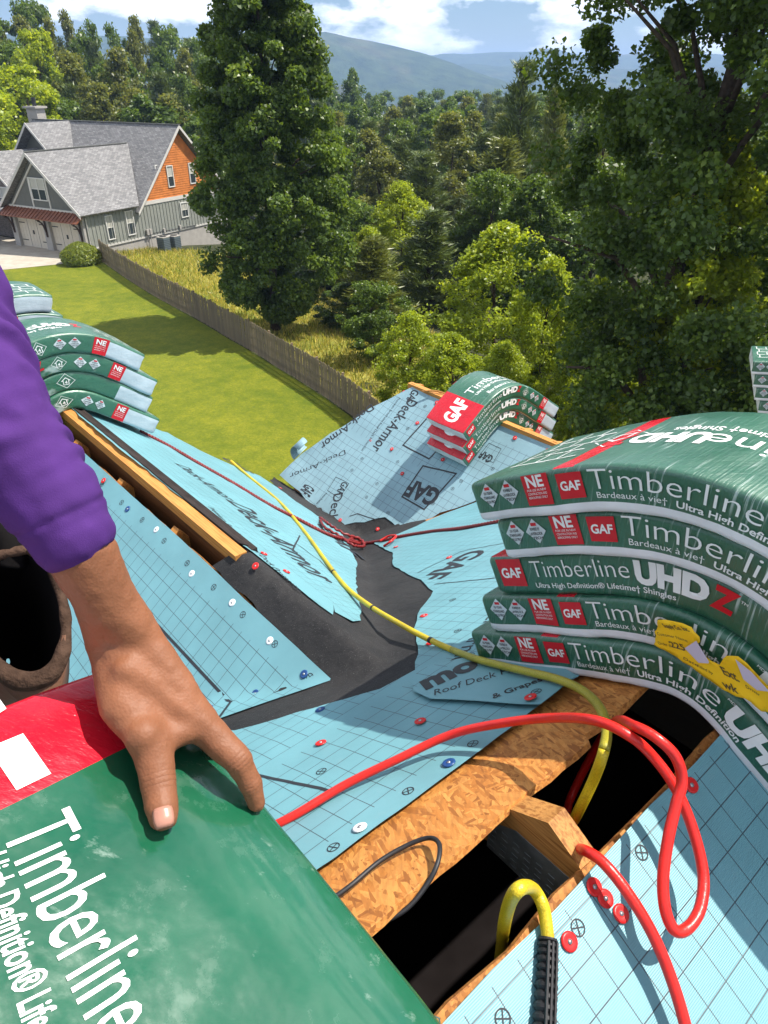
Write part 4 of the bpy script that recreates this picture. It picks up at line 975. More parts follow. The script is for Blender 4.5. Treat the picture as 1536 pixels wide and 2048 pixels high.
# ------------------------------------------------------------------ the worker: one continuous body, shirt and trousers over it
def blob_mesh(chains, voxel, smooth=4, disp=None):
    """chains of (point, radius) -> overlapping balls -> one watertight surface"""
    bm = bmesh.new(); bmesh.ops.create_icosphere(bm, subdivisions=2, radius=1.0)
    bv = np.array([v.co[:] for v in bm.verts]); bf = np.array([[v.index for v in f.verts] for f in bm.faces]); bm.free()
    V, F, k = [], [], 0
    for ch in chains:
        for (p, r), (q, s) in zip(ch, ch[1:] if len(ch) > 1 else ch):
            n = max(1, int((q - p).length / (min(r, s) * 0.35)))
            for i in range(n + 1):
                t = i / n; c = p + (q - p) * t; V.append(bv * (r + (s - r) * t) + np.array(c[:])); F.append(bf + k); k += len(bv)
    V = np.concatenate(V); F = np.concatenate(F)
    me = bpy.data.meshes.new('blob'); me.from_pydata(V.tolist(), [], F.tolist())
    o = bpy.data.objects.new('blob', me); COL.objects.link(o)
    md = o.modifiers.new('r', 'REMESH'); md.mode = 'VOXEL'; md.voxel_size = voxel
    m2 = bpy.data.meshes.new_from_object(o.evaluated_get(bpy.context.evaluated_depsgraph_get()))
    bpy.data.objects.remove(o); bpy.data.meshes.remove(me)
    bm = bmesh.new(); bm.from_mesh(m2); bpy.data.meshes.remove(m2)
    for _ in range(smooth): bmesh.ops.smooth_vert(bm, verts=bm.verts[:], factor=0.5, use_axis_x=True, use_axis_y=True, use_axis_z=True)
    if disp:
        bm.normal_update(); mv = [(v, v.normal.copy() * disp(v.co)) for v in bm.verts]
        for v, d in mv: v.co += d
    vs = [v.co.copy() for v in bm.verts]; bm.verts.index_update(); fs = [[v.index for v in f.verts] for f in bm.faces]; bm.free()
    mb = MB(); mb.v = vs; mb.f = fs; mb.m = [0] * len(fs); return mb
def hp(px_, py_, lift):
    r = ray(px_, py_); p, t = hplane(px_, py_); return r * (t - lift / abs(r.dot(HN)))
mm_ = 0.001
wr = hp(252, 1288, .060); wr_t = wr.length / ray(252, 1288).length
w2, w1 = at_d(222, 1288, wr_t + .006), at_d(278, 1276, wr_t)
wm = at_d(250, 1283, wr_t + .002)
fa = at_d(205, 1185, wr_t - .022); hem = at_d(166, 1112, wr_t - .035); upp = at_d(44, 890, wr_t - .055); elb = at_d(-135, 600, wr_t - .06)
sho = V3((-0.60, 0.44, 0.06))
iM, iP, iD, iT = hp(404, 1450, .036), hp(474, 1520, .030), hp(500, 1566, .016), hp(513, 1606, .002)
mM, mP, mT = hp(372, 1426, .026), hp(436, 1476, .012), hp(452, 1520, -.03)
rM, rP, rT = hp(345, 1402, .016), hp(416, 1446, -.002), hp(430, 1490, -.045)
pM, pP, pT = hp(318, 1380, .008), hp(384, 1416, -.012), hp(398, 1450, -.045)
tC, tM, tI, tT = hp(262, 1398, .036), hp(302, 1486, .030), hp(316, 1562, .0175), hp(326, 1630, .0105)
hip, chest, neck, head = V3((-0.66, 0.62, -0.62)), V3((-0.70, 0.50, -0.10)), V3((-0.70, 0.46, 0.14)), V3((-0.68, 0.42, 0.29))
sh2 = V3((-0.84, 0.62, 0.06)); kneeL, kneeR = V3((-0.56, 0.30, -1.02)), V3((-0.98, 0.62, -1.02))
footL, footR = V3((-0.74, 0.72, -1.18)), V3((-1.12, 0.98, -1.35)); elb2, hand2 = V3((-1.0, 0.50, -0.22)), V3((-0.92, 0.28, -0.42))
body = [[(iM, .0155), (iP, .0128), (iD, .0108), (iT, .0082)], [(mM, .0135), (mP, .0112), (mT, .0085)], [(rM, .0125), (rP, .0105), (rT, .008)], [(pM, .011), (pP, .009), (pT, .007)],
        [(tC, .021), (tM, .0172), (tI, .0148), (tT, .0126)], [(tT, .0124), (hp(322, 1610, .0135), .0138)], [(iP, .0133)], [(tI, .0156)], [(w2, .0205), (hp(246, 1410, .036), .0195), (tM, .0145)], [(hp(262, 1330, .062), .012), (hp(335, 1395, .052), .0085), (iM - ray(404, 1450) * .002, .0150)], [(hp(250, 1340, .060), .011), (hp(318, 1390, .050), .0085), (mM - ray(372, 1426) * .003, .0140)], [(hp(286, 1470, .036), .0165)], [(iD, .0118)],
        [(wm, .0245), (tC, .020)], [(w1, .0198), (iM, .0162)], [(w1, .0198), (mM, .0168)], [(wm, .022), (rM, .0165)], [(w2, .021), (pM, .0145)], [(tC, .019), (iM, .0145)], [(tM, .0125), (iM, .0125)],
        [(w1, .0205), (fa, .0258), (hem, .0285)], [(w2, .0200), (fa, .0255), (hem, .0285)], [(hem, .0285), (upp, .029), (elb, .030)], [(elb, .030), (sho, .045)],
        [(sho, .06), (chest, .11), (sh2, .06)], [(chest, .125), (hip, .13)], [(chest, .10), (neck, .055), (head, .06)], [(head, .088), (head + V3((.03, -.03, -.05)), .065)],
        [(sh2, .055), (elb2, .042), (hand2, .03)], [(hand2, .034), (hand2 + V3((.03, -.06, -.05)), .02)],
        [(hip, .12), (kneeL, .065), (footL, .045)], [(hip, .12), (kneeR, .065), (footR, .045)]]
person = thing('person', "kneeling worker in a purple long-sleeved shirt, bare hand gripping the green bundle", 'person', V3((-0.75, 0.6, -1.2)))
def hdisp(c): return 0.0006 * noise.noise(c * 130) + 0.0011 * noise.noise(c * 42)
_b = V3((-0.75, 0.6, -1.2))
M['skin_hand'] = skin_mat([(tI - _b, (tT - tM).normalized(), .0042, .017, 1.5), (tM - _b, (tI - tC).normalized(), .0060, .018, .9), (iP - _b, (iD - iM).normalized(), .0040, .015, 1.5), (iD - _b, (iT - iP).normalized(), .0036, .012, 1.4), (wm - _b, (wm - fa).normalized(), .010, .030, .7)])
blob_mesh(body, 0.0029, 4, hdisp).build('body', M['skin_hand'], person, True)
# thumb nail: a thin curved shell on the back of the thumb
tn = ((tT - tI).normalized()); tv = (-(tT + tI) / 2).normalized(); ts = tn.cross(tv).normalized(); tv = ts.cross(tn).normalized()
mb = MB()
for i in range(7):
    for j in range(7):
        a = (i / 6 - .5) * 1.35; l = (j / 6) * .0150 - .0035; ww = 1 - 0.18 * (abs(j / 6 - .45) * 2) ** 3
        mb.v.append(tT + tn * l + ts * (math.sin(a) * .0126 * ww) + tv * (math.cos(a) * .0128 + 0.0012 - (max(0, j / 6 - .7) * .008)))
mb.f = [(i * 7 + j, (i + 1) * 7 + j, (i + 1) * 7 + j + 1, i * 7 + j + 1) for i in range(6) for j in range(6)]; mb.m = [0] * 36
o = mb.build('thumb_nail', M['nail'], person, True); o.modifiers.new('t', 'SOLIDIFY').thickness = 0.0008
# shirt with cross folds along the sleeve
ax = (hem - upp).normalized(); fs_ = ax.cross(V3((0.4, 0.5, 0.8))).normalized()
def sdisp(c):
    d = (c - upp).dot(ax); lat = (c - upp).dot(fs_)
    w = math.sin(d * 235 + lat * 75 + 9.0 * noise.noise(c * 10)) * max(0, 0.35 + 1.5 * noise.noise(c * 15 + V3((4, 0, 0))))
    dh = (hemc - c).dot(ax); st_ = -0.0016 * math.exp(-((dh - .016) / .0022) ** 2) if abs(dh) < .06 else 0
    if abs(dh) < .02: w *= .3
    return st_ + 0.0046 * w + 0.0040 * noise.noise(c * 11) + 0.0018 * noise.noise(c * 32) + .001 * noise.noise(c * 55)
hemc = hem - (fa - hem) * 0.58
shirt = [[(hemc, .0350), (hemc + (upp - hemc) * .3, .0385), (upp + V3((-.008, 0, 0)), .0435), (elb, .052)], [(elb, .058), (sho, .075)], [(sho, .08), (chest, .135), (sh2, .085)], [(chest, .15), (hip + V3((0, 0, .02)), .158)], [(chest, .10), (neck, .068)], [(sh2, .075), (elb2, .058), (hand2 + (elb2 - hand2) * .15, .042)]]
blob_mesh(shirt, 0.0032, 3, sdisp).build('shirt', M['purple'], person, True)
blob_mesh([[(hip, .145), (kneeL, .085), (footL, .062)], [(hip, .145), (kneeR, .085), (footR, .062)]], 0.008, 3).build('trousers', M['denim'], person, True)
blob_mesh([[(head + V3((-.01, .012, .03)), .092)], [(head + V3((-.03, .04, -.02)), .078)]], 0.008, 2).build('hair', M['hair'], person, True)
fdir = V3((.55, -.83, 0)).normalized(); fsd = V3((.83, .55, 0))
for s in (-1, 1):
    mb = blob_mesh([[(head + fdir * .074 + fsd * s * .032 + V3((.0, 0, -.01)), .012)]], 0.003, 1); mb.build('eye', M['cap_white'], person, True)
blob_mesh([[(head + fdir * .085 + V3((0, 0, -.02)), .01), (head + fdir * .10 + V3((0, 0, -.045)), .014)]], 0.003, 2).build('nose', M['skin'], person, True)
blob_mesh([[(head + fdir * .078 + fsd * -.02 + V3((0, 0, -.078)), .008), (head + fdir * .078 + fsd * .02 + V3((0, 0, -.078)), .008)]], 0.003, 2).build('mouth', M['nail'], person, True)

# tool pouch on the worker's belt, open mouth towards us
rimp = [(58, 1098, .74), (98, 1128, .735), (124, 1195, .72), (132, 1270, .705), (112, 1335, .69), (66, 1362, .682), (14, 1350, .685), (-34, 1290, .70), (-46, 1200, .72), (-20, 1122, .735)]
rim = spline([at_d(*q) for q in rimp] + [at_d(*rimp[0])], 5); cen = sum(rim[:-1], V3()) / (len(rim) - 1)
dn = (cen.normalized() * 0.7 + V3((-0.35, 0.1, -0.6))).normalized()
po = thing('tool_pouch', 'open worn leather tool pouch with black inside, below the purple sleeve', 'pouch', cen + dn * .2)
mb = MB(); n = len(rim) - 1
for k, (sc, dp) in enumerate(((1.0, 0), (1.05, .03), (1.04, .08), (.95, .14), (.7, .19), (.15, .20))):
    mb.v += [cen + (p - cen) * sc + dn * dp + (p - cen).normalized() * .002 * noise.noise(p * 40) for p in rim[:-1]]
mb.f = [(k * n + i, k * n + (i + 1) % n, (k + 1) * n + (i + 1) % n, (k + 1) * n + i) for k in range(5) for i in range(n)]; mb.m = [0] * len(mb.f)
mb.build('bag', M['leather'], po, True)
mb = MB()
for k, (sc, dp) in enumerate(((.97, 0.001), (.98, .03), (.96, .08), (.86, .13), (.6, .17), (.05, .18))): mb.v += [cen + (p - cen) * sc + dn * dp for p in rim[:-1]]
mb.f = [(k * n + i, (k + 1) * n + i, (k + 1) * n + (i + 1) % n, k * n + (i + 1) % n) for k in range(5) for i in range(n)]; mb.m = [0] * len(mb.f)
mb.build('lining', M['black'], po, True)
mb = MB(); rr = [0.0058 + .0016 * noise.noise(p * 60) + 0.007 * max(0, math.sin((i / n) * 2 * math.pi - 1.6) - .35) for i, p in enumerate(rim)]
mb.tube(rim, rr, 8); mb.build('rolled_edge', M['suede_edge'], po, True)
mb = MB(); lo = [p for p in rim[15:34]]
for i, p in enumerate(lo):
    k = math.sin(math.pi * i / (len(lo) - 1)); mb.v += [p * .992, p * .992 + V3((.0, -.006, -.010 - .016 * k)), p * 1.02 + V3((.0, -.002, -.018 - .030 * k))]
mb.f = [(3 * i + j, 3 * i + 3 + j, 3 * i + 4 + j, 3 * i + 1 + j) for i in range(len(lo) - 1) for j in (0, 1)]; mb.m = [0] * len(mb.f)
mb.build('front_lip', M['leather'], po, True).modifiers.new('t', 'SOLIDIFY').thickness = .004
mb = MB(); mb.tube(spline([at_d(-60, 1040, .76), at_d(0, 1058, .755), at_d(26, 1090, .75), at_d(20, 1130, .75)], 5), .016, 8); mb.build('belt_loop', M['black'], po, True)
# ------------------------------------------------------------------ ground
GZ = -12.5
fence_px = [(203, 522), (250, 555), (305, 590), (360, 620), (414, 650), (460, 678), (508, 705), (552, 733), (600, 762), (650, 794), (700, 830), (745, 868), (800, 925)]
FN = [at_z(x, y, GZ) for x, y in fence_px]
def fence_side(x, y):
    """signed distance to the fence line, positive on the wood side"""
    best = 1e9; sg = 1
    for a, b in zip(FN, FN[1:]):
        dx, dy = b.x - a.x, b.y - a.y; L2 = dx * dx + dy * dy; t = ((x - a.x) * dx + (y - a.y) * dy) / L2
        tc = min(1, max(0, t)); qx, qy = a.x + dx * tc, a.y + dy * tc; d = math.hypot(x - qx, y - qy)
        if d < best: best = d; sg = 1 if dx * (y - a.y) - dy * (x - a.x) > 0 else -1
    return best * sg
def gz(x, y):
    z = GZ
    s = fence_side(x, y) if -60 < x < 40 and 5 < y < 120 else (40 if x > -y * 0.42 else -40)
    if s > 0.5: z -= min(3.5, (s - .5) * 0.09)
    z -= 0.055 * max(0, y - 70) if x > -20 else 0.055 * max(0, y - 70) * max(0, 1 + (x + 20) / 50)
    return max(z, -57) + 0.25 * noise.noise(V3((x * .05, y * .05, 0))) * (1 if s > 3 or y > 90 else 0)
def ground_mat():
    t = NT('forest_floor'); n = t.noise(t.co(), 0.6, 8)
    return t.set(t.ramp(n, [(0.3, (0.018, 0.024, 0.010)), (0.7, (0.05, 0.055, 0.02))]), 0.9, 0.2, n, 0.5, 0.1)
M['floor'] = ground_mat()
def grid_sheet(name, xs, ys, zf, mat, kind='structure', smooth=True):
    mb = MB(); nx = len(xs)
    mb.v = [V3((x, y, zf(x, y))) for y in ys for x in xs]
    mb.f = [(j * nx + i, j * nx + i + 1, (j + 1) * nx + i + 1, (j + 1) * nx + i) for j in range(len(ys) - 1) for i in range(nx - 1)]; mb.m = [0] * len(mb.f)
    return mb.build(name, mat, None, smooth, kind=kind)
lin = lambda a, b, n: [a + (b - a) * i / (n - 1) for i in range(n)]
xs = [-9000, -5000, -2500, -1200, -600, -300, -160] + lin(-100, 80, 91) + [120, 200, 400, 800, 1600, 3000, 6000, 9000]
ys = [-300, -120, -50, -20] + lin(-10, 120, 66) + [140, 170, 210, 260, 330, 420, 540, 700, 900, 1300, 2000, 3500, 6000, 9500]
grid_sheet('ground', xs, ys, lambda x, y: gz(x, y) - .02, M['floor'])
def lawn_mat():
    t = NT('mown_lawn'); n = t.mix(0.5, t.noise(t.co(), 0.30, 6), t.noise(t.co(), 1.7, 5)); n2 = t.noise(t.co(), 9, 6, .7)
    c = t.ramp(n, [(0.36, (0.095, 0.130, 0.008)), (0.64, (0.21, 0.215, 0.014))])
    c = t.mix(t.ramp(n2, [(0.35, 0.55), (0.65, 0.0)]), c, (0.055, 0.085, 0.006))
    return t.set(c, 0.8, 0.15, n2, 0.8, 0.06)
M['lawn'] = lawn_mat()
def poly_sheet(name, pts, res, zf, mat, kind='structure', jag=0.0):
    pl = ragged([V3((p[0], p[1], 0)) for p in pts], 1.0, jag, rnd)
    P_ = [p.xy for p in pl]; n = len(P_)
    x0, x1 = min(p.x for p in pl), max(p.x for p in pl); y0, y1 = min(p.y for p in pl), max(p.y for p in pl)
    x = x0
    while x < x1:
        y = y0
        while y < y1: P_.append(V3((x, y, 0)).xy); y += res
        x += res
    vo, eo, fo, *_ = delaunay_2d_cdt(P_, [], [list(range(n))], 1, 1e-4)
    mb = MB(); mb.v = [V3((v.x, v.y, zf(v.x, v.y))) for v in vo]
    for f in fo:
        f = list(f); a, b, c = [mb.v[i] for i in f[:3]]
        if (b.x - a.x) * (c.y - a.y) - (b.y - a.y) * (c.x - a.x) < 0: f.reverse()
        mb.f.append(f); mb.m.append(0)
    return mb.build(name, mat, None, True, kind=kind)
gp_ = lambda L: [tuple(at_z(x, y, GZ).xy) for x, y in L]
lawn_edge = gp_([(203, 524), (150, 527), (130, 528), (60, 535), (0, 541), (-250, 560)])
poly_sheet('lawn', [(f.x - .05, f.y - .05) for f in FN] + [(2, 6), (-14, -3), (-45, -3)] + lawn_edge[::-1], 1.2, lambda x, y: GZ + 0.012, M['lawn'])
def conc():
    t = NT('driveway_concrete'); n = t.noise(t.co(), 1.2, 8)
    return t.set(t.ramp(n, [(0.3, (0.33, 0.29, 0.235)), (0.7, (0.43, 0.39, 0.32))]), 0.85, 0.2, n, 0.2, 0.01)
M['concrete'] = conc()
poly_sheet('driveway', gp_([(-250, 560), (0, 541), (60, 535), (130, 528), (200, 522), (186, 505), (30, 478), (-60, 462), (-500, 470)]), 3, lambda x, y: GZ + 0.03, M['concrete'])
def meadow_mat():
    t = NT('dry_meadow'); n = t.noise(t.co(), 0.5, 7); n2 = t.noise(t.co(), 4, 6, .7)
    c = t.ramp(n, [(0.35, (0.17, 0.20, 0.03)), (0.65, (0.40, 0.35, 0.08))])
    c = t.mix(t.ramp(n2, [(0.35, 0.5), (0.65, 0.0)]), c, (0.05, 0.06, 0.01))
    return t.set(c, 0.9, 0.1, n2, 0.8, 0.1)
M['meadow'] = meadow_mat()
mead = [(f.x + .25, f.y + .25) for f in FN[:12]] + [(3.5, 31), (2, 37), (-1.5, 44), (-6, 50), (-9, 60), (-12, 66), (-17, 66), (-23, 59)]
poly_sheet('meadow', mead, 0.8, lambda x, y: gz(x, y) + 0.05 + 0.06 * noise.noise(V3((x, y, 0))), M['meadow'])

# ------------------------------------------------------------------ foliage
def leaf_mat(name, c, trans=0.42, var=0.45, rough=0.42):
    t = NT(name); at = t.node('Attribute', attribute_name='tint')
    col = t.ramp(at.outputs['Fac'], [(0.0, tuple(x * (1 - var) for x in c)), (0.5, c), (1.0, (min(1, c[0] * 2.3), c[1] * 1.8, c[2] * 1.2))])  # random tint per leaf; its bright end is raised to paint in sunlit sparkle
    t.set(col, rough, 0.5)
    tr = t.node('BsdfTranslucent'); t.l.new(t.mix(0.5, col, (min(1, c[0] * 2.4), min(1, c[1] * 2.0), c[2] * .6)), tr.inputs[0])
    mx = t.node('MixShader', Fac=trans); t.l.new(t.b.outputs[0], mx.inputs[1]); t.l.new(tr.outputs[0], mx.inputs[2]); t.l.new(mx.outputs[0], t.out.inputs[0])
    return t.m
M['leaf_dark'] = leaf_mat('leaf_dark_green', (0.085, 0.150, 0.022)); M['leaf_mid'] = leaf_mat('leaf_mid_green', (0.100, 0.170, 0.024))
M['leaf_bright'] = leaf_mat('leaf_yellow_green', (0.27, 0.36, 0.024), 0.48); M['leaf_olive'] = leaf_mat('leaf_olive', (0.135, 0.165, 0.035))
M['needle'] = leaf_mat('needle_green', (0.105, 0.150, 0.032), 0.15); M['needle_light'] = leaf_mat('needle_olive', (0.16, 0.195, 0.038), 0.2)
M['grass'] = leaf_mat('dry_grass', (0.38, 0.36, 0.11), 0.35); M['grass_green'] = leaf_mat('green_grass', (0.19, 0.24, 0.03), 0.3)
M['bark'] = plain('bark', (0.075, 0.055, 0.042), 0.9, 0.5, 6, 0.1, 0.8, 14, bd=0.03)
def leaves(name, C, N, size, asp, mat, rng, tint, droop=0.0):
    n = len(C)
    N = N / (np.linalg.norm(N, axis=1, keepdims=True) + 1e-9)
    R = rng.normal(size=(n, 3)); A = np.cross(N, R); A /= np.linalg.norm(A, axis=1, keepdims=True) + 1e-9; B = np.cross(N, A)
    s = size * rng.uniform(0.6, 1.35, (n, 1))
    fold = N * s * 0.16
    V = np.stack([C - A * s * .5, C + B * s * .5 * asp + fold, C + A * s * .5 - N * s * .1, C - B * s * .5 * asp + fold], 1).reshape(-1, 3)
    me = bpy.data.meshes.new(name)
    me.vertices.add(4 * n); me.vertices.foreach_set('co', V.astype(np.float32).ravel())
    me.loops.add(4 * n); me.loops.foreach_set('vertex_index', np.arange(4 * n, dtype=np.int32))
    me.polygons.add(n); me.polygons.foreach_set('loop_start', np.arange(0, 4 * n, 4, dtype=np.int32)); me.polygons.foreach_set('loop_total', np.full(n, 4, dtype=np.int32))
    a = me.attributes.new('tint', 'FLOAT', 'POINT'); a.data.foreach_set('value', np.repeat(np.clip(tint, 0, 1), 4).astype(np.float32))
    me.materials.append(mat); me.update(calc_edges=True); return me
def crown(name, H, R, n, size, mat, seed, lo=0.18, clus=90, shape='ovoid', rc=0.20, asp=0.75, gap=0.35):
    """deciduous crown: clusters of leaves around limb ends in an uneven envelope; base of the tree at z = 0"""
    g = np.random.default_rng(seed); cs = []; lob = g.uniform(0, 6.28, 5)
    while len(cs) < clus:
        h = g.uniform(0, 1)
        if shape == 'column': pr = min(1, (h / 0.16) ** .7) * (1 - max(0, h - .35) / .65 * 0.46) * (1 if h < .93 else .75)
        elif shape == 'round': pr = math.sqrt(max(0, 1 - (2 * h - 1) ** 2)) ** .8
        else: pr = math.sin(math.pi * min(1, h * .92 + .08) ** 0.75) ** .7
        a = g.uniform(0, 6.283); q = g.uniform(0, 1) ** 0.38
        pr *= 1 + 0.15 * math.sin(a * 2 + lob[0] + h * 5) + 0.10 * math.sin(a * 5 + lob[1] + h * 9)
        cs.append((math.cos(a) * q * pr * R, math.sin(a) * q * pr * R, H * (lo + (1 - lo) * h * .98), q))
    cs = np.array(cs); m_ = max(6, n // clus); C, N, T = [], [], []
    for x, y, z, q in cs:
        r = R * rc * g.uniform(.6, 1.35); k = int(m_ * g.uniform(.5, 1.4))
        d = g.normal(size=(k, 3)); d /= np.linalg.norm(d, axis=1, keepdims=True); d[:, 2] = d[:, 2] * .75
        P = d * r * g.uniform(0.0, 1.25, (k, 1)) ** .62
        C.append(P + [x, y, z]); out = np.array([x, y, 0]) / (R + 1e-6)
        N.append(d * .28 + out * .35 + [0, 0, .5] + g.normal(size=(k, 3)) * .75)
        T.append(np.clip(g.normal(.42 + .12 * g.normal(), .2, k), 0, 1))
    return leaves(name, np.concatenate(C), np.concatenate(N), size, asp, mat, g, np.concatenate(T)), cs
def trunk_mesh(H, r, cs, seed, top=.8, limbs=14, lean=0.03):
    g = random.Random(seed); mb = MB()
    ax = [V3((lean * H * (k / 8) + .04 * r * g.uniform(-1, 1), .02 * H * math.sin(k * .8 + seed), H * top * k / 8)) for k in range(9)]
    mb.tube(ax, [r * (1.25 if k == 0 else 1) * (1 - .82 * k / 8) + .01 for k in range(9)], 9)
    idx = list(range(len(cs))); g.shuffle(idx)
    for i in idx[:limbs]:
        x, y, z = cs[i][:3]; h0 = max(.12, min(.95, (z / H) * .8 - .06)); b = V3((lean * H * h0 / top, 0, H * h0 * (top if h0 > top else 1)))
        if b.z > H * top: continue
        e = V3((x, y, z)); m1 = b + (e - b) * .5 + UPZ * (.04 * H)
        rr = r * (1 - h0) * .45 + .015; mb.tube([b, b + (m1 - b) * .5 + UPZ * .01 * H, m1, e], [rr, rr * .8, rr * .55, rr * .15 + .004], 5)
    me = bpy.data.meshes.new('trunk'); me.from_pydata(mb.v, [], mb.f); me.materials.append(M['bark']); me.polygons.foreach_set('use_smooth', [True] * len(mb.f)); return me
def pine(name, H, R, n, size, mat, seed, lo=.12, whorl=16):
    g = np.random.default_rng(seed); C, N, D, T = [], [], [], []; tips = []
    for w in range(whorl):
        h = lo + (1 - lo) * (w / whorl) ** .95; rad = R * (1 - h) ** .75 * (1.08 if h > lo + .05 else .8) + .03 * R
        for b in range(6):
            a = g.uniform(0, 6.283); rr = rad * g.uniform(.65, 1.15); tips.append((math.cos(a) * rr * .8, math.sin(a) * rr * .8, H * h, 1))
            k = max(5, int(n / (whorl * 6) * (.35 + rr / R))); s = g.uniform(.12, 1, k) ** .8
            P = np.stack([np.cos(a) * rr * s, np.sin(a) * rr * s, H * h + rr * (.30 * s ** 1.5)], 1) + g.normal(size=(k, 3)) * [.10 * R, .10 * R, .05 * R]
            dr = np.stack([np.cos(a) * np.ones(k), np.sin(a) * np.ones(k), .75 * np.ones(k)], 1) + g.normal(size=(k, 3)) * .45
            C.append(P); D.append(dr); T.append(np.clip(g.normal(.4, .2, k), 0, 1))
    C, D, T = np.concatenate(C), np.concatenate(D), np.concatenate(T); n = len(C)
    D /= np.linalg.norm(D, axis=1, keepdims=True); Q = np.cross(D, g.normal(size=(n, 3))); Q /= np.linalg.norm(Q, axis=1, keepdims=True)
    s = size * g.uniform(.6, 1.3, (n, 1)); V = np.stack([C - Q * s * .13, C + D * s, C + Q * s * .13, C - D * s * .25], 1).reshape(-1, 3)
    me = bpy.data.meshes.new(name)
    me.vertices.add(4 * n); me.vertices.foreach_set('co', V.astype(np.float32).ravel()); me.loops.add(4 * n); me.loops.foreach_set('vertex_index', np.arange(4 * n, dtype=np.int32))
    me.polygons.add(n); me.polygons.foreach_set('loop_start', np.arange(0, 4 * n, 4, dtype=np.int32)); me.polygons.foreach_set('loop_total', np.full(n, 4, dtype=np.int32))
    at = me.attributes.new('tint', 'FLOAT', 'POINT'); at.data.foreach_set('value', np.repeat(T, 4).astype(np.float32)); me.materials.append(mat); me.update(calc_edges=True)
    return me, np.array(tips)
PROTO = {}
def proto(k):
    if k in PROTO: return PROTO[k]
    kind, i = k
    if kind == 'far': me, cs = crown('crown', 20, 4.6, 9000, .46, M[('leaf_dark', 'leaf_mid', 'leaf_olive', 'leaf_mid', 'leaf_bright')[i]], 100 + i, .12, 70, ('ovoid', 'round', 'ovoid', 'column', 'round')[i], .24); tr = trunk_mesh(20, .28, cs, i)
    if kind == 'mid': me, cs = crown('crown', 12, 3.4, 22000, .24, M[('leaf_dark', 'leaf_mid', 'leaf_olive')[i]], 200 + i, .10, 120, ('ovoid', 'round', 'ovoid')[i], .19); tr = trunk_mesh(12, .17, cs, i)
    if kind == 'bright': me, cs = crown('crown', 10, 3.6, 30000, .19, M['leaf_bright'], 300 + i, .06, 150, 'ovoid', .17); tr = trunk_mesh(10, .14, cs, i)
    if kind == 'pine': me, cs = pine('crown', 14, 3.4, 11000, .50, M[('needle', 'needle_light')[i]], 400 + i); tr = trunk_mesh(14, .2, cs, i, .96, 20, .0)
    PROTO[k] = (me, tr, {'far': (20, 4.6), 'mid': (12, 3.4), 'bright': (10, 3.6), 'pine': (14, 3.4)}[kind]); return PROTO[k]
def tree(k, x, y, top, wid, label, group, rot=None, base=None, name=None):
    me, tr, (H, R) = proto(k); b = gz(x, y) if base is None else base; sz = (top - b) / H; sw = wid / (2 * R)
    th = thing(name or {'far': 'deciduous_tree', 'mid': 'deciduous_tree', 'bright': 'leafy_tree', 'pine': 'pine_tree'}[k[0]], label, 'tree', (x, y, b), group)
    rt_ = rnd.uniform(0, 6.283) if rot is None else rot
    for nm, m_ in (('crown', me), ('trunk', tr)):
        o = bpy.data.objects.new(nm, m_); COL.objects.link(o); o.parent = th; o.scale = (sw, sw, sz); o.rotation_euler = (0, 0, rt_)
    return th
def tree_px(k, px_, py_, t, wpx, label, group, **kw):
    p = at_d(px_, py_, t); return tree(k, p.x, p.y, p.z, wpx * t / FPX, label, group, **kw)

# the two big trees and the sunlit trees near the house
def hero(name, label, x, y, base, H, R, n, size, mat, seed, shape, r, lo, clus, lean, rc=.17, limbs=26, rot=0.0, top=.86, off=0.0):
    me, cs = crown('crown', H, R, n, size, mat, seed, lo, clus, shape, rc); tr = trunk_mesh(H, r, cs, seed, top, limbs, lean)
    th = thing(name, label, 'tree', (x, y, base))
    for nm, m_ in (('crown', me), ('trunk', tr)):
        o = bpy.data.objects.new(nm, m_); COL.objects.link(o); o.parent = th; o.rotation_euler = (0, 0, rot); o.location.x = off if nm == 'crown' else 0
    return th
pl_ = at_d(553, 655, 41.5)
hero('tulip_tree', 'tall dark green tree standing just behind the wooden fence, beside the orange gable', pl_.x, pl_.y, pl_.z, 19.0, 3.75, 190000, .20, M['leaf_mid'], 501, 'column', .24, .035, 540, .02, .140, off=.35)
p_ = at_d(1322, 640, 21.5)
hero('maple_tree', 'very large shaded tree filling the right side, trunk showing through gaps', p_.x, p_.y, gz(p_.x, p_.y), 25.5, 4.7, 230000, .155, M['leaf_dark'], 502, 'ovoid', .36, .14, 460, .035, .135, 30, off=1.25)
GS = 'sunlit leafy trees below the far gable'
tree_px(('bright', 0), 1010, 448, 32, 300, 'bright yellow-green leafy tree behind the stack of three bundles', GS)
tree_px(('bright', 1), 1110, 520, 29, 190, 'bright leafy tree right of the brightest one, at the edge of the dark tree', GS)
tree_px(('bright', 1), 820, 628, 29, 170, 'small sunlit tree beside the end of the wooden fence', GS)
tree_px(('bright', 0), 905, 668, 27.5, 190, 'low bushy tree directly above the far gable ridge', GS)
tree_px(('bright', 1), 1010, 690, 26.5, 180, 'low bushy tree behind the red bundle panel of the far gable', GS)
tree_px(('bright', 0), 1400, 700, 24, 200, 'sunlit bush under the big shaded tree at the right', GS)
tree_px(('bright', 1), 1480, 420, 26, 230, 'sunlit tree behind the big shaded tree at the right edge', GS)
tree_px(('bright', 0), 1270, 690, 25, 150, 'low bush in shade under the big tree trunk', GS)
q_ = at_d(1470, 270, 19.0); b_ = gz(q_.x, q_.y)
hero('leafy_tree', 'sunlit yellow-green tree in front of the big shaded tree, at the right edge', q_.x, q_.y, b_, q_.z - b_, 2.0, 42000, .15, M['leaf_bright'], 503, 'ovoid', .12, .22, 150, .0, .21, 16)
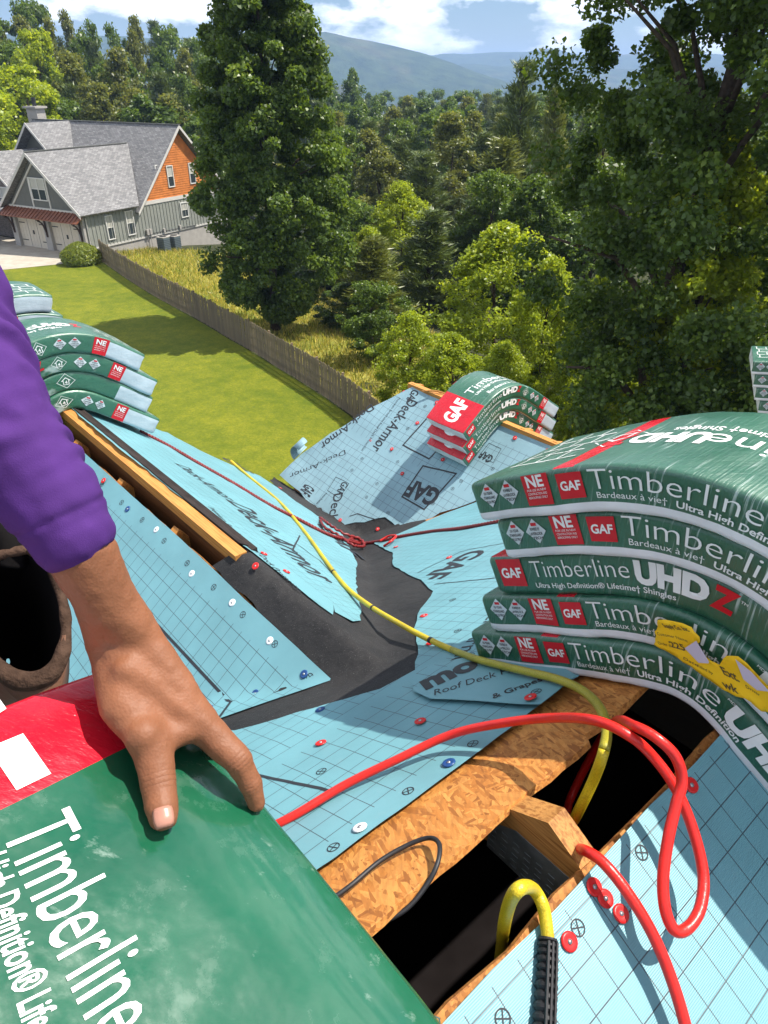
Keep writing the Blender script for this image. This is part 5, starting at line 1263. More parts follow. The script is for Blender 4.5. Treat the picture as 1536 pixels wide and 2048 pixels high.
tree_px(('bright', 1), 1200, 560, 25, 150, 'sunlit sapling left of the big trunk, above the near bundles', GS)
GP = 'pines and broadleaf trees in the wood right of the tall tree'
for i, (x, y, t, w, k, lb_) in enumerate((
    (860, 415, 44, 190, ('pine', 0), 'bushy dark pine left of the bright leafy tree'), (745, 470, 40, 170, ('pine', 1), 'olive pine beside the right flank of the tall tree'),
    (950, 395, 47, 170, ('pine', 0), 'dark pine above the bright leafy tree'), (800, 368, 48, 170, ('bright', 1), 'leafy tree with sunlit top right of the tall tree, above the pines'), (735, 455, 42, 120, ('bright', 0), 'yellow-green leafy tree touching the right flank of the tall tree'), (640, 500, 54, 190, ('mid', 1), 'leafy tree behind the foot of the tall tree, across the dry grass'), (695, 565, 42, 130, ('mid', 0), 'dark leafy tree at the right end of the dry grass'),
    (1010, 270, 60, 190, ('pine', 1), 'olive pine with spreading boughs in the middle of the wood'), (1050, 112, 62, 150, ('pine', 0), 'tallest pine of the wood, its top against the blue hills'),
    (1118, 165, 60, 110, ('pine', 1), 'pine just right of the tallest pine'), (1080, 350, 42, 220, ('mid', 0), 'dark leafy tree left of the big shaded tree'),
    (985, 335, 45, 170, ('mid', 1), 'leafy tree with pale sunlit leaves in the centre of the wood'), (1190, 330, 44, 230, ('mid', 0), 'dark leafy tree just left of the big trunk'),
    (900, 228, 72, 150, ('far', 2), 'olive rounded tree below the blue hills'), (760, 300, 62, 150, ('mid', 2), 'olive tree close to the right flank of the tall tree'),
    (850, 300, 60, 150, ('pine', 0), 'dark pine left of the olive pine in the wood'), (700, 400, 50, 150, ('mid', 1), 'leafy tree half hidden by the tall tree'),
    (1230, 200, 48, 200, ('mid', 0), 'dark tree behind the big shaded tree on its left side'), (1480, 260, 48, 220, ('mid', 1), 'leafy tree seen through gaps at the right edge'),
    (1400, 480, 38, 220, ('mid', 0), 'dark tree behind the big trunk at the right'), (1190, 610, 30, 190, ('mid', 0), 'dark low tree right of the brightest leafy tree'), (745, 560, 35, 130, ('mid', 1), 'leafy sapling tree between fence and bright bush'),
    (1530, 600, 27, 180, ('mid', 1), 'leafy tree at the right edge above the bundles'))):
    tree_px(k, x, y, t, w, lb_, GP)
ORD = 'first second third fourth fifth sixth seventh eighth ninth tenth eleventh twelfth thirteenth fourteenth fifteenth sixteenth seventeenth eighteenth nineteenth twentieth'.split(); ORD += ['twenty-' + o for o in ORD[:9]] + ['thirtieth'] + ['thirty-' + o for o in ORD[:9]]
LOOK = {('far', 0): 'dark broadleaf tree', ('far', 1): 'rounded green tree', ('far', 2): 'olive tree', ('far', 3): 'tall green tree', ('far', 4): 'yellow-green tree', ('pine', 0): 'dark pine', ('pine', 1): 'olive pine'}
# wood: rows of trees, nearer rows lower in the picture
n_w = 0
KINDS = (('far', 0), ('far', 1), ('far', 2), ('far', 3), ('pine', 0), ('pine', 1), ('far', 1), ('pine', 0))
WL = {'far': 'broadleaf tree in the wood between the tall tree and the valley', 'pine': 'pine in the wood between the tall tree and the valley'}
for row, (t, ytop, dy, step, x0, x1) in enumerate(((300, 186, 5, 34, 640, 1260), (210, 192, 7, 42, 640, 1260), (150, 202, 9, 50, 650, 1300), (115, 214, 12, 58, 660, 1540), (92, 232, 14, 66, 670, 1560), (76, 258, 16, 74, 680, 1580))):
    x = x0; q_ = 0; RN = ('farthest', 'second farthest', 'third', 'fourth', 'fifth', 'nearest')[row]
    while x < x1:
        k = rnd.choice(KINDS); w = step * rnd.uniform(1.3, 1.9)
        tree_px(k, x + rnd.uniform(-.3, .3) * step, ytop + rnd.uniform(-dy, dy) * (1.4 if k[0] == 'pine' else 1), t * rnd.uniform(.95, 1.05), w, '%s, %s from the left in the %s row of the valley wood' % (LOOK[k], ORD[q_], RN), 'trees of the wood by the valley'); x += step; q_ += 1
# hillside wood behind the neighbour's house
def skyline(x): return float(np.interp(x, [-400, -100, 0, 70, 130, 180, 240, 290, 335, 380, 430, 520, 600, 700], [-60, -30, 2, -4, 14, 42, 44, 22, 58, 72, 84, 95, 110, 140]))
HL = {'far': 'broadleaf tree in the hillside wood behind the grey-roofed house', 'pine': 'pine in the hillside wood behind the grey-roofed house'}
for row, (t, off, dy, step, x0, x1) in enumerate(((175, 0, 4, 44, 300, 720), (140, 6, 6, 50, -420, 640), (120, 40, 12, 56, -420, 560), (104, 92, 14, 62, -420, 540), (94, 150, 14, 70, -420, 480))):
    x = x0; q_ = 0; RN = ('farthest', 'second farthest', 'middle', 'second nearest', 'nearest')[row]
    while x < x1:
        k = rnd.choice(KINDS[:4] + KINDS[1:3] + (('pine', 0),)); w = step * rnd.uniform(1.3, 1.9)
        xx = x + rnd.uniform(-.3, .3) * step
        tree_px(k, xx, skyline(xx) + off + rnd.uniform(-dy, dy), t * rnd.uniform(.95, 1.05), w, '%s, %s from the left in the %s row of the hillside wood' % (LOOK[k], ORD[q_], RN), 'trees of the hillside wood'); x += step; q_ += 1
for x, y, t, w, i in ((40, 130, 84, 150, 4), (-20, 190, 80, 150, 4), (120, 200, 88, 120, 1), (200, 170, 90, 130, 2), (280, 190, 90, 140, 0), (350, 210, 90, 140, 3), (400, 240, 86, 110, 1), (230, 100, 96, 120, 2), (130, 110, 95, 130, 2), (60, 60, 95, 120, 4)):
    tree_px(('far', i), x, y, t, w, '%s %s behind the neighbouring house' % (LOOK[('far', i)], {40: 'just left of the chimney', -20: 'at the left picture edge low', 120: 'right of the chimney low', 200: 'over the middle of the roof ridge', 280: 'over the right half of the ridge', 350: 'over the gable peak', 400: 'right of the gable peak', 230: 'higher up over the ridge middle', 130: 'higher up right of the chimney', 60: 'high above the chimney'}[x]), 'trees just behind the neighbouring house')

# long grass of the meadow, one mass
g = np.random.default_rng(5)
def tufts(n, box, ok, size, mat, name, label):
    C = []
    while len(C) < n:
        x, y = g.uniform(box[0], box[1]), g.uniform(box[2], box[3])
        if ok(x, y): C.append((x, y, gz(x, y) + .05 + size * .35))
    C = np.array(C); N = g.normal(size=(n, 3)); N[:, 2] *= .25; D = np.tile([0, 0, 1.0], (n, 1)) + g.normal(size=(n, 3)) * .35
    Q = np.cross(D, N); Q /= np.linalg.norm(Q, axis=1, keepdims=True); s = size * g.uniform(.4, 1.3, (n, 1))
    V = np.stack([C - Q * s * .10 - D * s * .4, C + Q * s * .10 - D * s * .4, C + D * s * .6], 1).reshape(-1, 3)
    me = bpy.data.meshes.new(name); me.vertices.add(3 * n); me.vertices.foreach_set('co', V.astype(np.float32).ravel()); me.loops.add(3 * n); me.loops.foreach_set('vertex_index', np.arange(3 * n, dtype=np.int32))
    me.polygons.add(n); me.polygons.foreach_set('loop_start', np.arange(0, 3 * n, 3, dtype=np.int32)); me.polygons.foreach_set('loop_total', np.full(n, 3, dtype=np.int32))
    a = me.attributes.new('tint', 'FLOAT', 'POINT'); a.data.foreach_set('value', np.repeat(g.uniform(0, 1, n), 3).astype(np.float32)); me.materials.append(mat); me.update(calc_edges=True)
    o = bpy.data.objects.new(name, me); COL.objects.link(o); tag(o, label, 'grass', kind='stuff'); return o
inm = lambda x, y: .4 < fence_side(x, y) < 12 and 27 < y < 66 and not (x < -14 and fence_side(x, y) > 7 + (y - 40) * .1)
tufts(26000, (-24, 4, 26, 66), inm, .28, M['grass'], 'tall_grass', 'dry yellow grass growing behind the wooden fence')
tufts(9000, (-24, 0, 30, 66), inm, .36, M['grass_green'], 'green_weeds', 'green weeds growing behind the wooden fence')

# ------------------------------------------------------------------ wooden fence
def picket_mat():
    t = NT('weathered_picket'); oi = t.node('ObjectInfo'); n = t.noise(t.mapping(t.co(), (14, 14, 1.2)), 1.0, 5)
    c = t.ramp(n, [(0.3, (0.14, 0.108, 0.066)), (0.7, (0.27, 0.215, 0.135))])
    return t.set(t.mix(t.math('MULTIPLY', oi.outputs['Random'], 0.55), c, (0.10, 0.088, 0.070)), .85, .15, n, .4, .004)
M['picket'] = picket_mat(); M['picket_old'] = lumber('old_rail', (0.20, 0.15, 0.10), (0.27, 0.20, 0.13), .4)
fence = thing('wooden_fence', 'long weathered wooden picket fence curving along the edge of the lawn', 'fence', FN[0])
fp = spline(FN, 10); Ls = [0]
for a, b in zip(fp, fp[1:]): Ls.append(Ls[-1] + (b - a).length)
def falong(d):
    i = min(len(fp) - 2, max(0, int(np.searchsorted(Ls, d)) - 1)); k = (d - Ls[i]) / (Ls[i + 1] - Ls[i]); return fp[i] + (fp[i + 1] - fp[i]) * k, (fp[i + 1] - fp[i]).normalized()
FH = 1.62
pm = bpy.data.meshes.new('picket'); w_, t_ = .058, .01
pv = [(-w_, -t_, 0), (w_, -t_, 0), (w_, -t_, FH - .05), (w_ * .55, -t_, FH), (-w_ * .55, -t_, FH), (-w_, -t_, FH - .05)]; pv += [(a, t_, c) for a, b, c in pv]
pm.from_pydata(pv, [], [(0, 1, 2, 3, 4, 5), (11, 10, 9, 8, 7, 6)] + [((i + 1) % 6, i, i + 6, (i + 1) % 6 + 6) for i in range(6)]); pm.materials.append(M['picket'])
tot = Ls[-1]; d = 0.07; npk = 0
while d < tot - .05:
    p, T = falong(d); put('picket', pm, fence, p + V3((T.y, -T.x, 0)) * -.03 + UPZ * rnd.uniform(-.035, .03), (rnd.uniform(-.012, .012), rnd.uniform(-.01, .01), math.atan2(T.y, T.x)), (rnd.uniform(.92, 1.04), 1, 1)); d += .150; npk += 1
for hz in (.35, .85, 1.38):
    mb = MB()
    for k in range(int(tot / 2.4)):
        a, T = falong(k * 2.4); b, _ = falong(min(tot, (k + 1) * 2.4)); nn = V3((T.y, -T.x, 0)) * -.075; mb.bar(a + UPZ * hz + nn, b + UPZ * hz + nn, .04, .085)
    mb.build('rail', M['picket_old'], fence)
for k in range(int(tot / 2.4) + 1):
    p, T = falong(min(tot, k * 2.4)); mb = MB(); mb.box(p + V3((T.y, -T.x, 0)) * -.14 + UPZ * .8, (T, UPZ.cross(T), UPZ), (.045, .045, .83)); mb.build('post', M['picket_old'], fence)

# ------------------------------------------------------------------ the neighbouring house
HB = at_z(180, 513, GZ); HV = V3((.5, .8660, 0)); HU = V3((-.8660, .5, 0))
def hq(u, v, z): return HB + HU * u + HV * v + UPZ * z
house = thing('grey_house', 'grey-roofed house with an orange shingled gable and two cream garage doors', 'house', HB)
def shingle_roof():
    t = NT('asphalt_shingles'); co = t.co(); b = t.node('TexBrick', Scale=1.0); b.inputs['Brick Width'].default_value = .33; b.inputs['Row Height'].default_value = .14; b.inputs['Mortar Size'].default_value = .012
    b.inputs['Color1'].default_value = (.17, .168, .165, 1); b.inputs['Color2'].default_value = (.30, .295, .29, 1); b.inputs['Mortar'].default_value = (.07, .07, .075, 1)
    t.l.new(t.co('UV'), b.inputs['Vector']); n = t.noise(co, .8, 6)
    c = t.mix(t.math('MULTIPLY', t.ramp(n, [(.35, 1.0), (.7, 0.0)]), .3), b.outputs[0], (.11, .11, .115)); return t.set(c, .85, .2, b.outputs['Fac'], .5, .02)
M['roofing'] = shingle_roof()
M['batten_wall'] = plain('grey_green_siding', (0.235, 0.245, 0.215), .7, .06, 2); M['trim'] = plain('pale_trim', (0.52, 0.50, 0.46), .6, .05, 3); M['gable_grey'] = plain('grey_gable_boards', (0.115, 0.118, 0.105), .7, .08, 4)
M['orange'] = plain('orange_shake', (0.52, 0.165, 0.030), .7, .22, 1.6); M['found'] = plain('foundation_block', (0.34, 0.32, 0.29), .9, .1, 2)
M['garage'] = plain('cream_garage_door', (0.56, 0.50, 0.40), .6, .05, 3); M['iron'] = plain('black_iron', (0.02, 0.02, 0.02), .5); M['dark_wood'] = plain('dark_bracket_wood', (0.05, 0.028, 0.018), .7, .3, 5)
M['copper'] = plain('weathered_copper', (0.23, 0.085, 0.045), .45, .2, 2, .5, metal=.35); M['win_frame'] = plain('window_frame_paint', (0.62, 0.61, 0.57), .5, .04, 3)
gl = NT('window_glass'); M['glass'] = gl.set((0.035, 0.045, 0.05), 0.06, 0.7); M['blind'] = plain('window_blind', (0.42, 0.41, 0.36), .4, .05, 4, .6)
def brickwall():
    t = NT('brown_brick'); b = t.node('TexBrick', Scale=1.0); b.inputs['Brick Width'].default_value = .21; b.inputs['Row Height'].default_value = .075; b.inputs['Mortar Size'].default_value = .008
    b.inputs['Color1'].default_value = (.075, .06, .052, 1); b.inputs['Color2'].default_value = (.16, .13, .115, 1); b.inputs['Mortar'].default_value = (.2, .19, .17, 1); t.l.new(t.co('UV'), b.inputs['Vector']); return t.set(b.outputs[0], .9, .2)
M['brick'] = brickwall()
def hp_(name, poly, off, m_, parent=house, uv=None): mb = MB(); mb.prism(poly, off); return mb.build(name, M[m_], parent, uv=uv)
GW, GD, EZ = 9.2, 6.2, 3.05                            # garage width, depth to the main block, eave height
MV, MZ, RS = 11.6, 8.95, 1.035                         # main ridge: position, height, slope
v0m = MV - (MZ - 3.0) / RS; BV = MV + (MZ - 3.0) / RS
gnd = -2.2
hp_('wall', [hq(.02, .15, .5), hq(.02, BV - .3, .5), hq(.02, BV - .3, EZ), hq(.02, .15, EZ)], HU * .2, 'batten_wall')
hp_('foundation', [hq(.06, .15, gnd), hq(.06, BV - .3, gnd), hq(.06, BV - .3, .498), hq(.06, .15, .498)], HU * .2, 'found')
for k in range(int((BV - .6) / .38)):
    v = .4 + k * .38
    if v < BV - .4: mb = MB(); mb.box(hq(0, v, (EZ + .5) / 2), (HU, HV, UPZ), (.022, .028, (EZ - .5) / 2)); mb.build('batten', M['batten_wall'], house)
hp_('skirt_board', [hq(-.02, .1, .44), hq(-.02, BV - .3, .44), hq(-.02, BV - .3, .58), hq(-.02, .1, .58)], HU * .04, 'trim')
hp_('trim_band', [hq(-.04, v0m + .3, EZ), hq(-.04, BV - .3, EZ), hq(-.04, BV - .3, EZ + .3), hq(-.04, v0m + .3, EZ + .3)], HU * .08, 'trim')
# orange gable with rows of shakes
zr = lambda v: MZ - .12 - RS * abs(v - MV)
hp_('gable_wall', [hq(.05, v0m + .8, EZ + .3), hq(.05, BV - .8, EZ + .3), hq(.05, MV, zr(MV) - .3)], HU * .15, 'orange')
z = EZ + .3; rw = 0; mb = MB()
while z < MZ - .5:
    hw = (MZ - .25 - z - .40) / RS
    v = MV - hw + (rw % 2) * .09
    while v < MV + hw - .1:
        w = .17 + .05 * rnd.random(); w = min(w, MV + hw - v); j = rnd.uniform(-.012, .012)
        mb.add([hq(-.010 - rnd.random() * .012, v, z + j), hq(-.010, v + w - .012, z + j), hq(.047, v + w - .012, z + .22), hq(.047, v, z + .22), hq(.05, v, z + j), hq(.05, v + w - .012, z + j)], [(0, 1, 2, 3), (0, 4, 5, 1)]); v += w
    z += .185; rw += 1
mb.build('shake', M['orange'], house, kind='stuff')
uvr = lambda o, a, b: (lambda p: ((p - o).dot(a), (p - o).dot(b)))
def slab(name, poly, a, b, th_=.16, m_='roofing'):
    n = (poly[1] - poly[0]).cross(poly[2] - poly[0]).normalized(); n = n if n.z > 0 else -n
    return hp_(name, poly, -n * th_, m_, uv=uvr(poly[0], a, b))
dn = (HV * -1 + UPZ * -RS).normalized(); up2 = (HV + UPZ * -RS).normalized()
UL = 19.0
slab('roof', [hq(-.45, MV, MZ), hq(-.45, v0m - .35, MZ - RS * (MV - v0m + .35)), hq(UL, v0m - .35, MZ - RS * (MV - v0m + .35)), hq(UL, MV, MZ)], HU, dn)
slab('roof', [hq(-.45, MV + .004, MZ - .004), hq(UL, MV + .004, MZ - .004), hq(UL, BV + .35, MZ - RS * (BV + .35 - MV)), hq(-.45, BV + .35, MZ - RS * (BV + .35 - MV))], HU, up2)
for s in (-1, 1):
    hp_('barge_board', [hq(-.47, MV, MZ + .02), hq(-.47, MV + s * (MV - v0m + .37), MZ + .02 - RS * (MV - v0m + .37)), hq(-.47, MV + s * (MV - v0m + .37), MZ - .22 - RS * (MV - v0m + .37)), hq(-.47, MV, MZ - .26)], HU * .04, 'trim')
mb = MB(); mb.bar(hq(-.5, MV, MZ + .03), hq(UL, MV, MZ + .03), .22, .06); mb.build('ridge_cap', M['roofing_dark'] if 'roofing_dark' in M else M['gable_grey'], house)
mb = MB(); q = hq(6.0, MV - 2.2, MZ - RS * 2.2); mb.tube([q - UPZ * .1, q + UPZ * .45], .06, 8); mb.build('vent_pipe', M['iron'], house)
# garage gable
GR2 = GW / 2; GZr = 7.45; gs_ = (GZr - 3.15) / (GR2 + .45)
for s in (-1, 1):
    ue = GR2 + s * (GR2 + .45); va = MV - (MZ - GZr) / RS; vb = v0m - .2
    L = [hq(GR2, -.5, GZr), hq(GR2, va, GZr), hq(ue, vb, 3.15), hq(ue, -.5, 3.15)]
    slab('garage_roof', [p + UPZ * .02 for p in L], HV, (HU * s - UPZ * gs_).normalized())
    hp_('barge_board', [hq(GR2, -.53, GZr + .03), hq(ue, -.53, 3.18), hq(ue, -.53, 2.92), hq(GR2, -.53, GZr - .26)], HV * .04, 'trim')
mb = MB(); mb.bar(hq(GR2, -.5, GZr + .05), hq(GR2, MV - (MZ - GZr) / RS - .2, GZr + .05), .2, .05); mb.build('ridge_cap', M['gable_grey'], house)
hp_('gable_wall', [hq(.1, .05, 3.1), hq(GW - .1, .05, 3.1), hq(GR2, .05, GZr - .25)], HV * .15, 'gable_grey')
for a, b in (((.25, 3.28), (GW - .25, 3.28)), ((.75, 3.3), (GR2, 6.75)), ((GW - .75, 3.3), (GR2, 6.75)), ((3.55, 3.3), (3.55, 5.6)), ((5.65, 3.3), (5.65, 5.6))):
    mb = MB(); mb.bar(hq(a[0], .02, a[1]), hq(b[0], .02, b[1]), .15, .06, HV); mb.build('trim_board', M['trim'], house)
for u0, u1 in ((0.02, .75), (4.25, 5.0), (8.5, 9.18)):
    hp_('pier', [hq(u0, -.08, gnd), hq(u1, -.08, gnd), hq(u1, -.08, 2.95), hq(u0, -.08, 2.95)], HV * .45, 'found')
hp_('lintel', [hq(.76, .02, 2.45), hq(8.49, .02, 2.45), hq(8.49, .02, 3.09), hq(.76, .02, 3.09)], HV * .2, 'gable_grey')
for u0, u1 in ((.75, 4.25), (5.0, 8.5)):
    d_ = hp_('garage_door', [hq(u0 + .003, .2, .02), hq(u1 - .003, .2, .02), hq(u1 - .003, .2, 2.44), hq(u0 + .003, .2, 2.44)], HV * .08, 'garage')
    for k in range(1, 9): mb = MB(); u = u0 + (u1 - u0) * k / 9; mb.box(hq(u, .195, 1.2), (HU, HV, UPZ), (.012, .008, 1.18)); mb.build('groove', M['gable_grey'] if k % 3 == 0 else M['garage'], d_)
    for uu in (u0 + .05, u1 - .85):
        for zz in (.55, 1.95): mb = MB(); mb.box(hq(uu + .4, .188, zz), (HU, HV, UPZ), (.36, .012, .035)); mb.build('strap_hinge', M['iron'], d_)
    mb = MB(); mb.box(hq((u0 + u1) / 2, .185, 1.25), (HU, HV, UPZ), (.09, .015, .16)); mb.build('handle', M['iron'], d_)
aw = [hq(-.35, -.9, 2.62), hq(GW + .2, -.9, 2.62), hq(GW + .2, .0, 3.22), hq(-.35, .0, 3.22)]
hp_('copper_awning', aw, -UPZ * .05, 'copper')
for k in range(24): mb = MB(); u = -.3 + k * (GW + .4) / 23; mb.bar(hq(u, -.9, 2.645), hq(u, .0, 3.245), .03, .05); mb.build('standing_seam', M['copper'], house)
for u in (.35, 4.62, 8.85):
    mb = MB(); mb.bar(hq(u, -.12, 1.1), hq(u, -.12, 2.75), .14, .12, HV); mb.bar(hq(u, -.14, 2.5), hq(u, -.85, 2.55), .12, .12)
    ar = [hq(u, -.16 - .62 * (1 - math.cos(a)), 1.25 + 1.2 * math.sin(a)) for a in lin(0, 1.5, 9)]
    mb.tube(ar, .07, 6); mb.build('bracket', M['dark_wood'], house)
# windows: frame with sashes, panes and a half-drawn blind
def window(c, X, N, w, h, twin=False, parent=house, blind=.5):
    f = MB(); b = .07
    def fr(x0, x1, z0, z1): f.box(c + X * ((x0 + x1) / 2) + UPZ * ((z0 + z1) / 2) + N * .03, (X, N, UPZ), ((x1 - x0) / 2, .045, (z1 - z0) / 2))
    fr(-w / 2 - b, w / 2 + b, h / 2, h / 2 + b); fr(-w / 2 - b, w / 2 + b, -h / 2 - b, -h / 2); fr(-w / 2 - b, -w / 2, -h / 2, h / 2); fr(w / 2, w / 2 + b, -h / 2, h / 2)
    wf = f.build('window', M['win_frame'], parent)
    cols_ = ((-w / 2, -.03), (.03, w / 2)) if twin else ((-w / 2, w / 2),)
    if twin: f2 = MB(); f2.box(c + N * .025, (X, N, UPZ), (.03, .04, h / 2)); f2.build('mullion', M['win_frame'], wf)
    for x0, x1 in cols_:
        for z0, z1, mt in ((-h / 2, -.02, 'glass'), (.02, h / 2, 'blind' if blind else 'glass')):
            p_ = MB(); p_.box(c + X * ((x0 + x1) / 2) + UPZ * ((z0 + z1) / 2) + N * .012, (X, N, UPZ), ((x1 - x0) / 2 - .002, .006, (z1 - z0) / 2 - .002)); p_.build('pane', M[mt], wf)
        f3 = MB(); f3.box(c + X * ((x0 + x1) / 2) + N * .022, (X, N, UPZ), ((x1 - x0) / 2 - .003, .02, .02)); f3.build('sash_rail', M['win_frame'], wf)
for v, z, w, h in ((2.55, 1.85, .62, 1.75), (4.75, 1.9, .72, 1.8), (11.3, 2.1, .8, 1.15)): window(hq(.0, v, z), HV, -HU, w, h)
for v, z, w, h in ((10.15, 5.0, .62, 1.6), (12.9, 5.0, .62, 1.6)): window(hq(.0, v, z), HV, -HU, w, h)
window(hq(.0, 8.75, 5.75), HV, -HU, .42, .42, blind=0)
window(hq(4.6, .03, 4.75), HU, -HV, 1.7, 1.55, True, blind=.5)
mb = MB(); mb.tube([hq(-.06, .25, 2.9), hq(-.06, .25, .4), hq(-.25, .25, .2)], .045, 6); mb.build('downpipe', M['trim'], house)
for v in (6.4, 6.75): mb = MB(); mb.box(hq(-.12, v, .9), (HU, HV, UPZ), (.1, .12, .22)); mb.tube([hq(-.1, v, .7), hq(-.1, v, -1.2)], .03, 6); mb.build('electric_meter', M['found'], house)
mb = MB(); mb.tube([hq(-.06, 6.9, .72), hq(-.06, 12.5, .60)], .03, 5); mb.build('cable_run', M['iron'], house)
for v in (8.4, 10.4): mb = MB(); mb.box(hq(-.09, v, .75), (HU, HV, UPZ), (.08, .1, .16)); mb.build('junction_box', M['found'], house)
# upper front gable, its dark recess, the lower brick gable and the chimney
pr = on_plane(138, 231, hq(0, MV, MZ), HV); uc = (pr - HB).dot(HU); pz = at_d(45, 228, 1); r45 = ray(45, 228)
tq = (HB + UPZ * (MZ + .05)).z / r45.z; vf = max(2.5, min(9.0, (on_plane(45, 228, hq(uc, 0, 0), HU) - HB).dot(HV)))
for s in (-1, 1):
    ue = uc + s * 3.6; za = MZ - 3.6 * .95; va = MV - (MZ - za) / RS
    slab('upper_gable_roof', [hq(uc, vf, MZ + .02), hq(uc, MV, MZ + .02), hq(ue, va, za + .02), hq(ue, vf, za + .02)], HV, (HU * s - UPZ * .95).normalized())
    hp_('barge_board', [hq(uc, vf - .03, MZ + .05), hq(ue, vf - .03, za + .05), hq(ue, vf - .03, za - .2), hq(uc, vf - .03, MZ - .22)], HV * .04, 'trim')
hp_('recess_wall', [hq(uc - 3.3, vf + 1.0, 2), hq(uc + 3.3, vf + 1.0, 2), hq(uc + 3.3, vf + 1.0, MZ - 3.4), hq(uc, vf + 1.0, MZ - .2), hq(uc - 3.3, vf + 1.0, MZ - 3.4)], HV * .15, 'gable_grey')
ub = GW + 4.6; vb = 2.2; zb = 6.9
for s in (-1, 1):
    slab('brick_gable_roof', [hq(ub, vb - .4, zb), hq(ub, MV - (MZ - zb) / RS, zb), hq(ub + s * 3.4, MV - (MZ - zb + 3.2) / RS, zb - 3.2), hq(ub + s * 3.4, vb - .4, zb - 3.2)], HV, (HU * s - UPZ * .94).normalized())
    hp_('barge_board', [hq(ub, vb - .43, zb + .03), hq(ub + s * 3.4, vb - .43, zb - 3.17), hq(ub + s * 3.4, vb - .43, zb - 3.4), hq(ub, vb - .43, zb - .24)], HV * .04, 'trim')
hp_('brick_wall', [hq(ub - 3.1, vb, gnd), hq(ub + 3.1, vb, gnd), hq(ub + 3.1, vb, zb - 3.1), hq(ub, vb, zb - .2), hq(ub - 3.1, vb, zb - 3.1)], HV * .2, 'brick', uv=lambda p: ((p - HB).dot(HU), p.z))
hp_('brick_wall', [hq(ub - 3.1, vb + .01, gnd), hq(ub - 3.1, GD, gnd), hq(ub - 3.1, GD, 3.7), hq(ub - 3.1, vb + .01, 3.7)], HU * .2, 'brick', uv=lambda p: ((p - HB).dot(HV), p.z))
window(hq(ub - 1.0, vb - .02, 3.3), HU, -HV, 2.0, 1.7, True)
hp_('wall', [hq(GW - .05, .3, gnd), hq(GW - .05, GD, gnd), hq(GW - .05, GD, EZ), hq(GW - .05, .3, EZ)], HU * -.15, 'gable_grey')
hp_('wall', [hq(GW, GD, gnd), hq(UL - .3, GD, gnd), hq(UL - .3, GD, 3.2), hq(GW, GD, 3.2)], HV * .15, 'brick', uv=lambda p: ((p - HB).dot(HU), p.z))
hp_('porch_roof', [hq(GW + .1, -1.2, 2.7), hq(UL, -1.2, 2.7), hq(UL, vb - .45, 3.3), hq(GW + .1, vb - .45, 3.3)], -UPZ * .14, 'roofing', uv=uvr(HB, HU, HV))
pc = on_plane(70, 224, hq(0, MV + .8, 0), HV); cu = (pc - HB).dot(HU)
chim = hp_('chimney', [hq(cu - .75, MV + .4, 6), hq(cu + .75, MV + .4, 6), hq(cu + .75, MV + 1.4, 6), hq(cu - .75, MV + 1.4, 6)], UPZ * (pc.z - GZ - 6 + .35), 'found')
mb = MB(); mb.box(hq(cu, MV + .9, pc.z - GZ + .42), (HU, HV, UPZ), (.95, .7, .09)); mb.build('chimney_cap', M['found'], chim)
mb = MB(); q = hq(cu, MV + .9, pc.z - GZ + .5); mb.tube([q, q + UPZ * .75], .2, 10); mb.build('flue', M['iron'], chim)
# air conditioners and the shrub by the garage
for px_, py_, lb_ in ((331, 509, 'left one of two grey air conditioning units against the house foundation'), (352, 503, 'right one of two grey air conditioning units against the house foundation')):
    r = ray(px_, py_); q = on_plane(px_, py_, hq(-1.1, 0, 0), HU); q.z = gz(q.x, q.y); k = (FPX / 1) and 1
    q = at_z(px_, py_, GZ - .75); q.z = gz(q.x, q.y) + .35; a_ = thing('air_conditioner', lb_, 'air conditioner', q, 'air conditioning units')
    mb = MB(); ring = lambda h_, s_: [q + HU * (x * s_) + HV * (y * s_) + UPZ * h_ for x, y in ((.42, .36), (.36, .42), (-.36, .42), (-.42, .36), (-.42, -.36), (-.36, -.42), (.36, -.42), (.42, -.36))]
    mb.prism(ring(-.3, 1), UPZ * 1.15); mb.build('cabinet', M['ac_body'] if 'ac_body' in M else M['ink_grey'], a_)
    mb = MB(); mb.prism(ring(.852, 1.03), UPZ * .06); mb.build('lid', M['found'], a_)
    for k in range(7): mb = MB(); mb.prism(ring(-.2 + k * .14, 1.015), UPZ * .03); mb.build('louvre', M['iron'], a_)
    mb = MB(); mb.tube([q + UPZ * .913, q + UPZ * .94], .30, 14); mb.build('fan_grille', M['iron'], a_)
sq = at_z(165, 527, GZ); g2 = np.random.default_rng(8)
n = 9000; a_ = g2.uniform(0, 6.283, n); h_ = g2.uniform(.05, 1, n); rr = np.sqrt(g2.uniform(.2, 1, n)) * 1.55 * np.sin(np.pi * np.clip(h_ * .75 + .25, 0, 1)) ** .6
P_ = np.stack([np.cos(a_) * rr, np.sin(a_) * rr, h_ * 1.55], 1); N_ = np.stack([np.cos(a_), np.sin(a_), g2.uniform(-.4, .6, n)], 1) + g2.normal(size=(n, 3)) * .5
sh_ = thing('juniper_shrub', 'rounded green shrub on the lawn corner in front of the garage', 'shrub', sq)
me = leaves('foliage', P_, N_, .26, .3, M['leaf_bright2'] if 'leaf_bright2' in M else M['grass_green'], g2, g2.uniform(.1, .7, n)); o = bpy.data.objects.new('foliage', me); COL.objects.link(o); o.parent = sh_
mb = MB(); mb.tube([sq - UPZ * .1, sq + UPZ * .8], [.09, .04], 7); mb.build('stem', M['bark'], sh_)

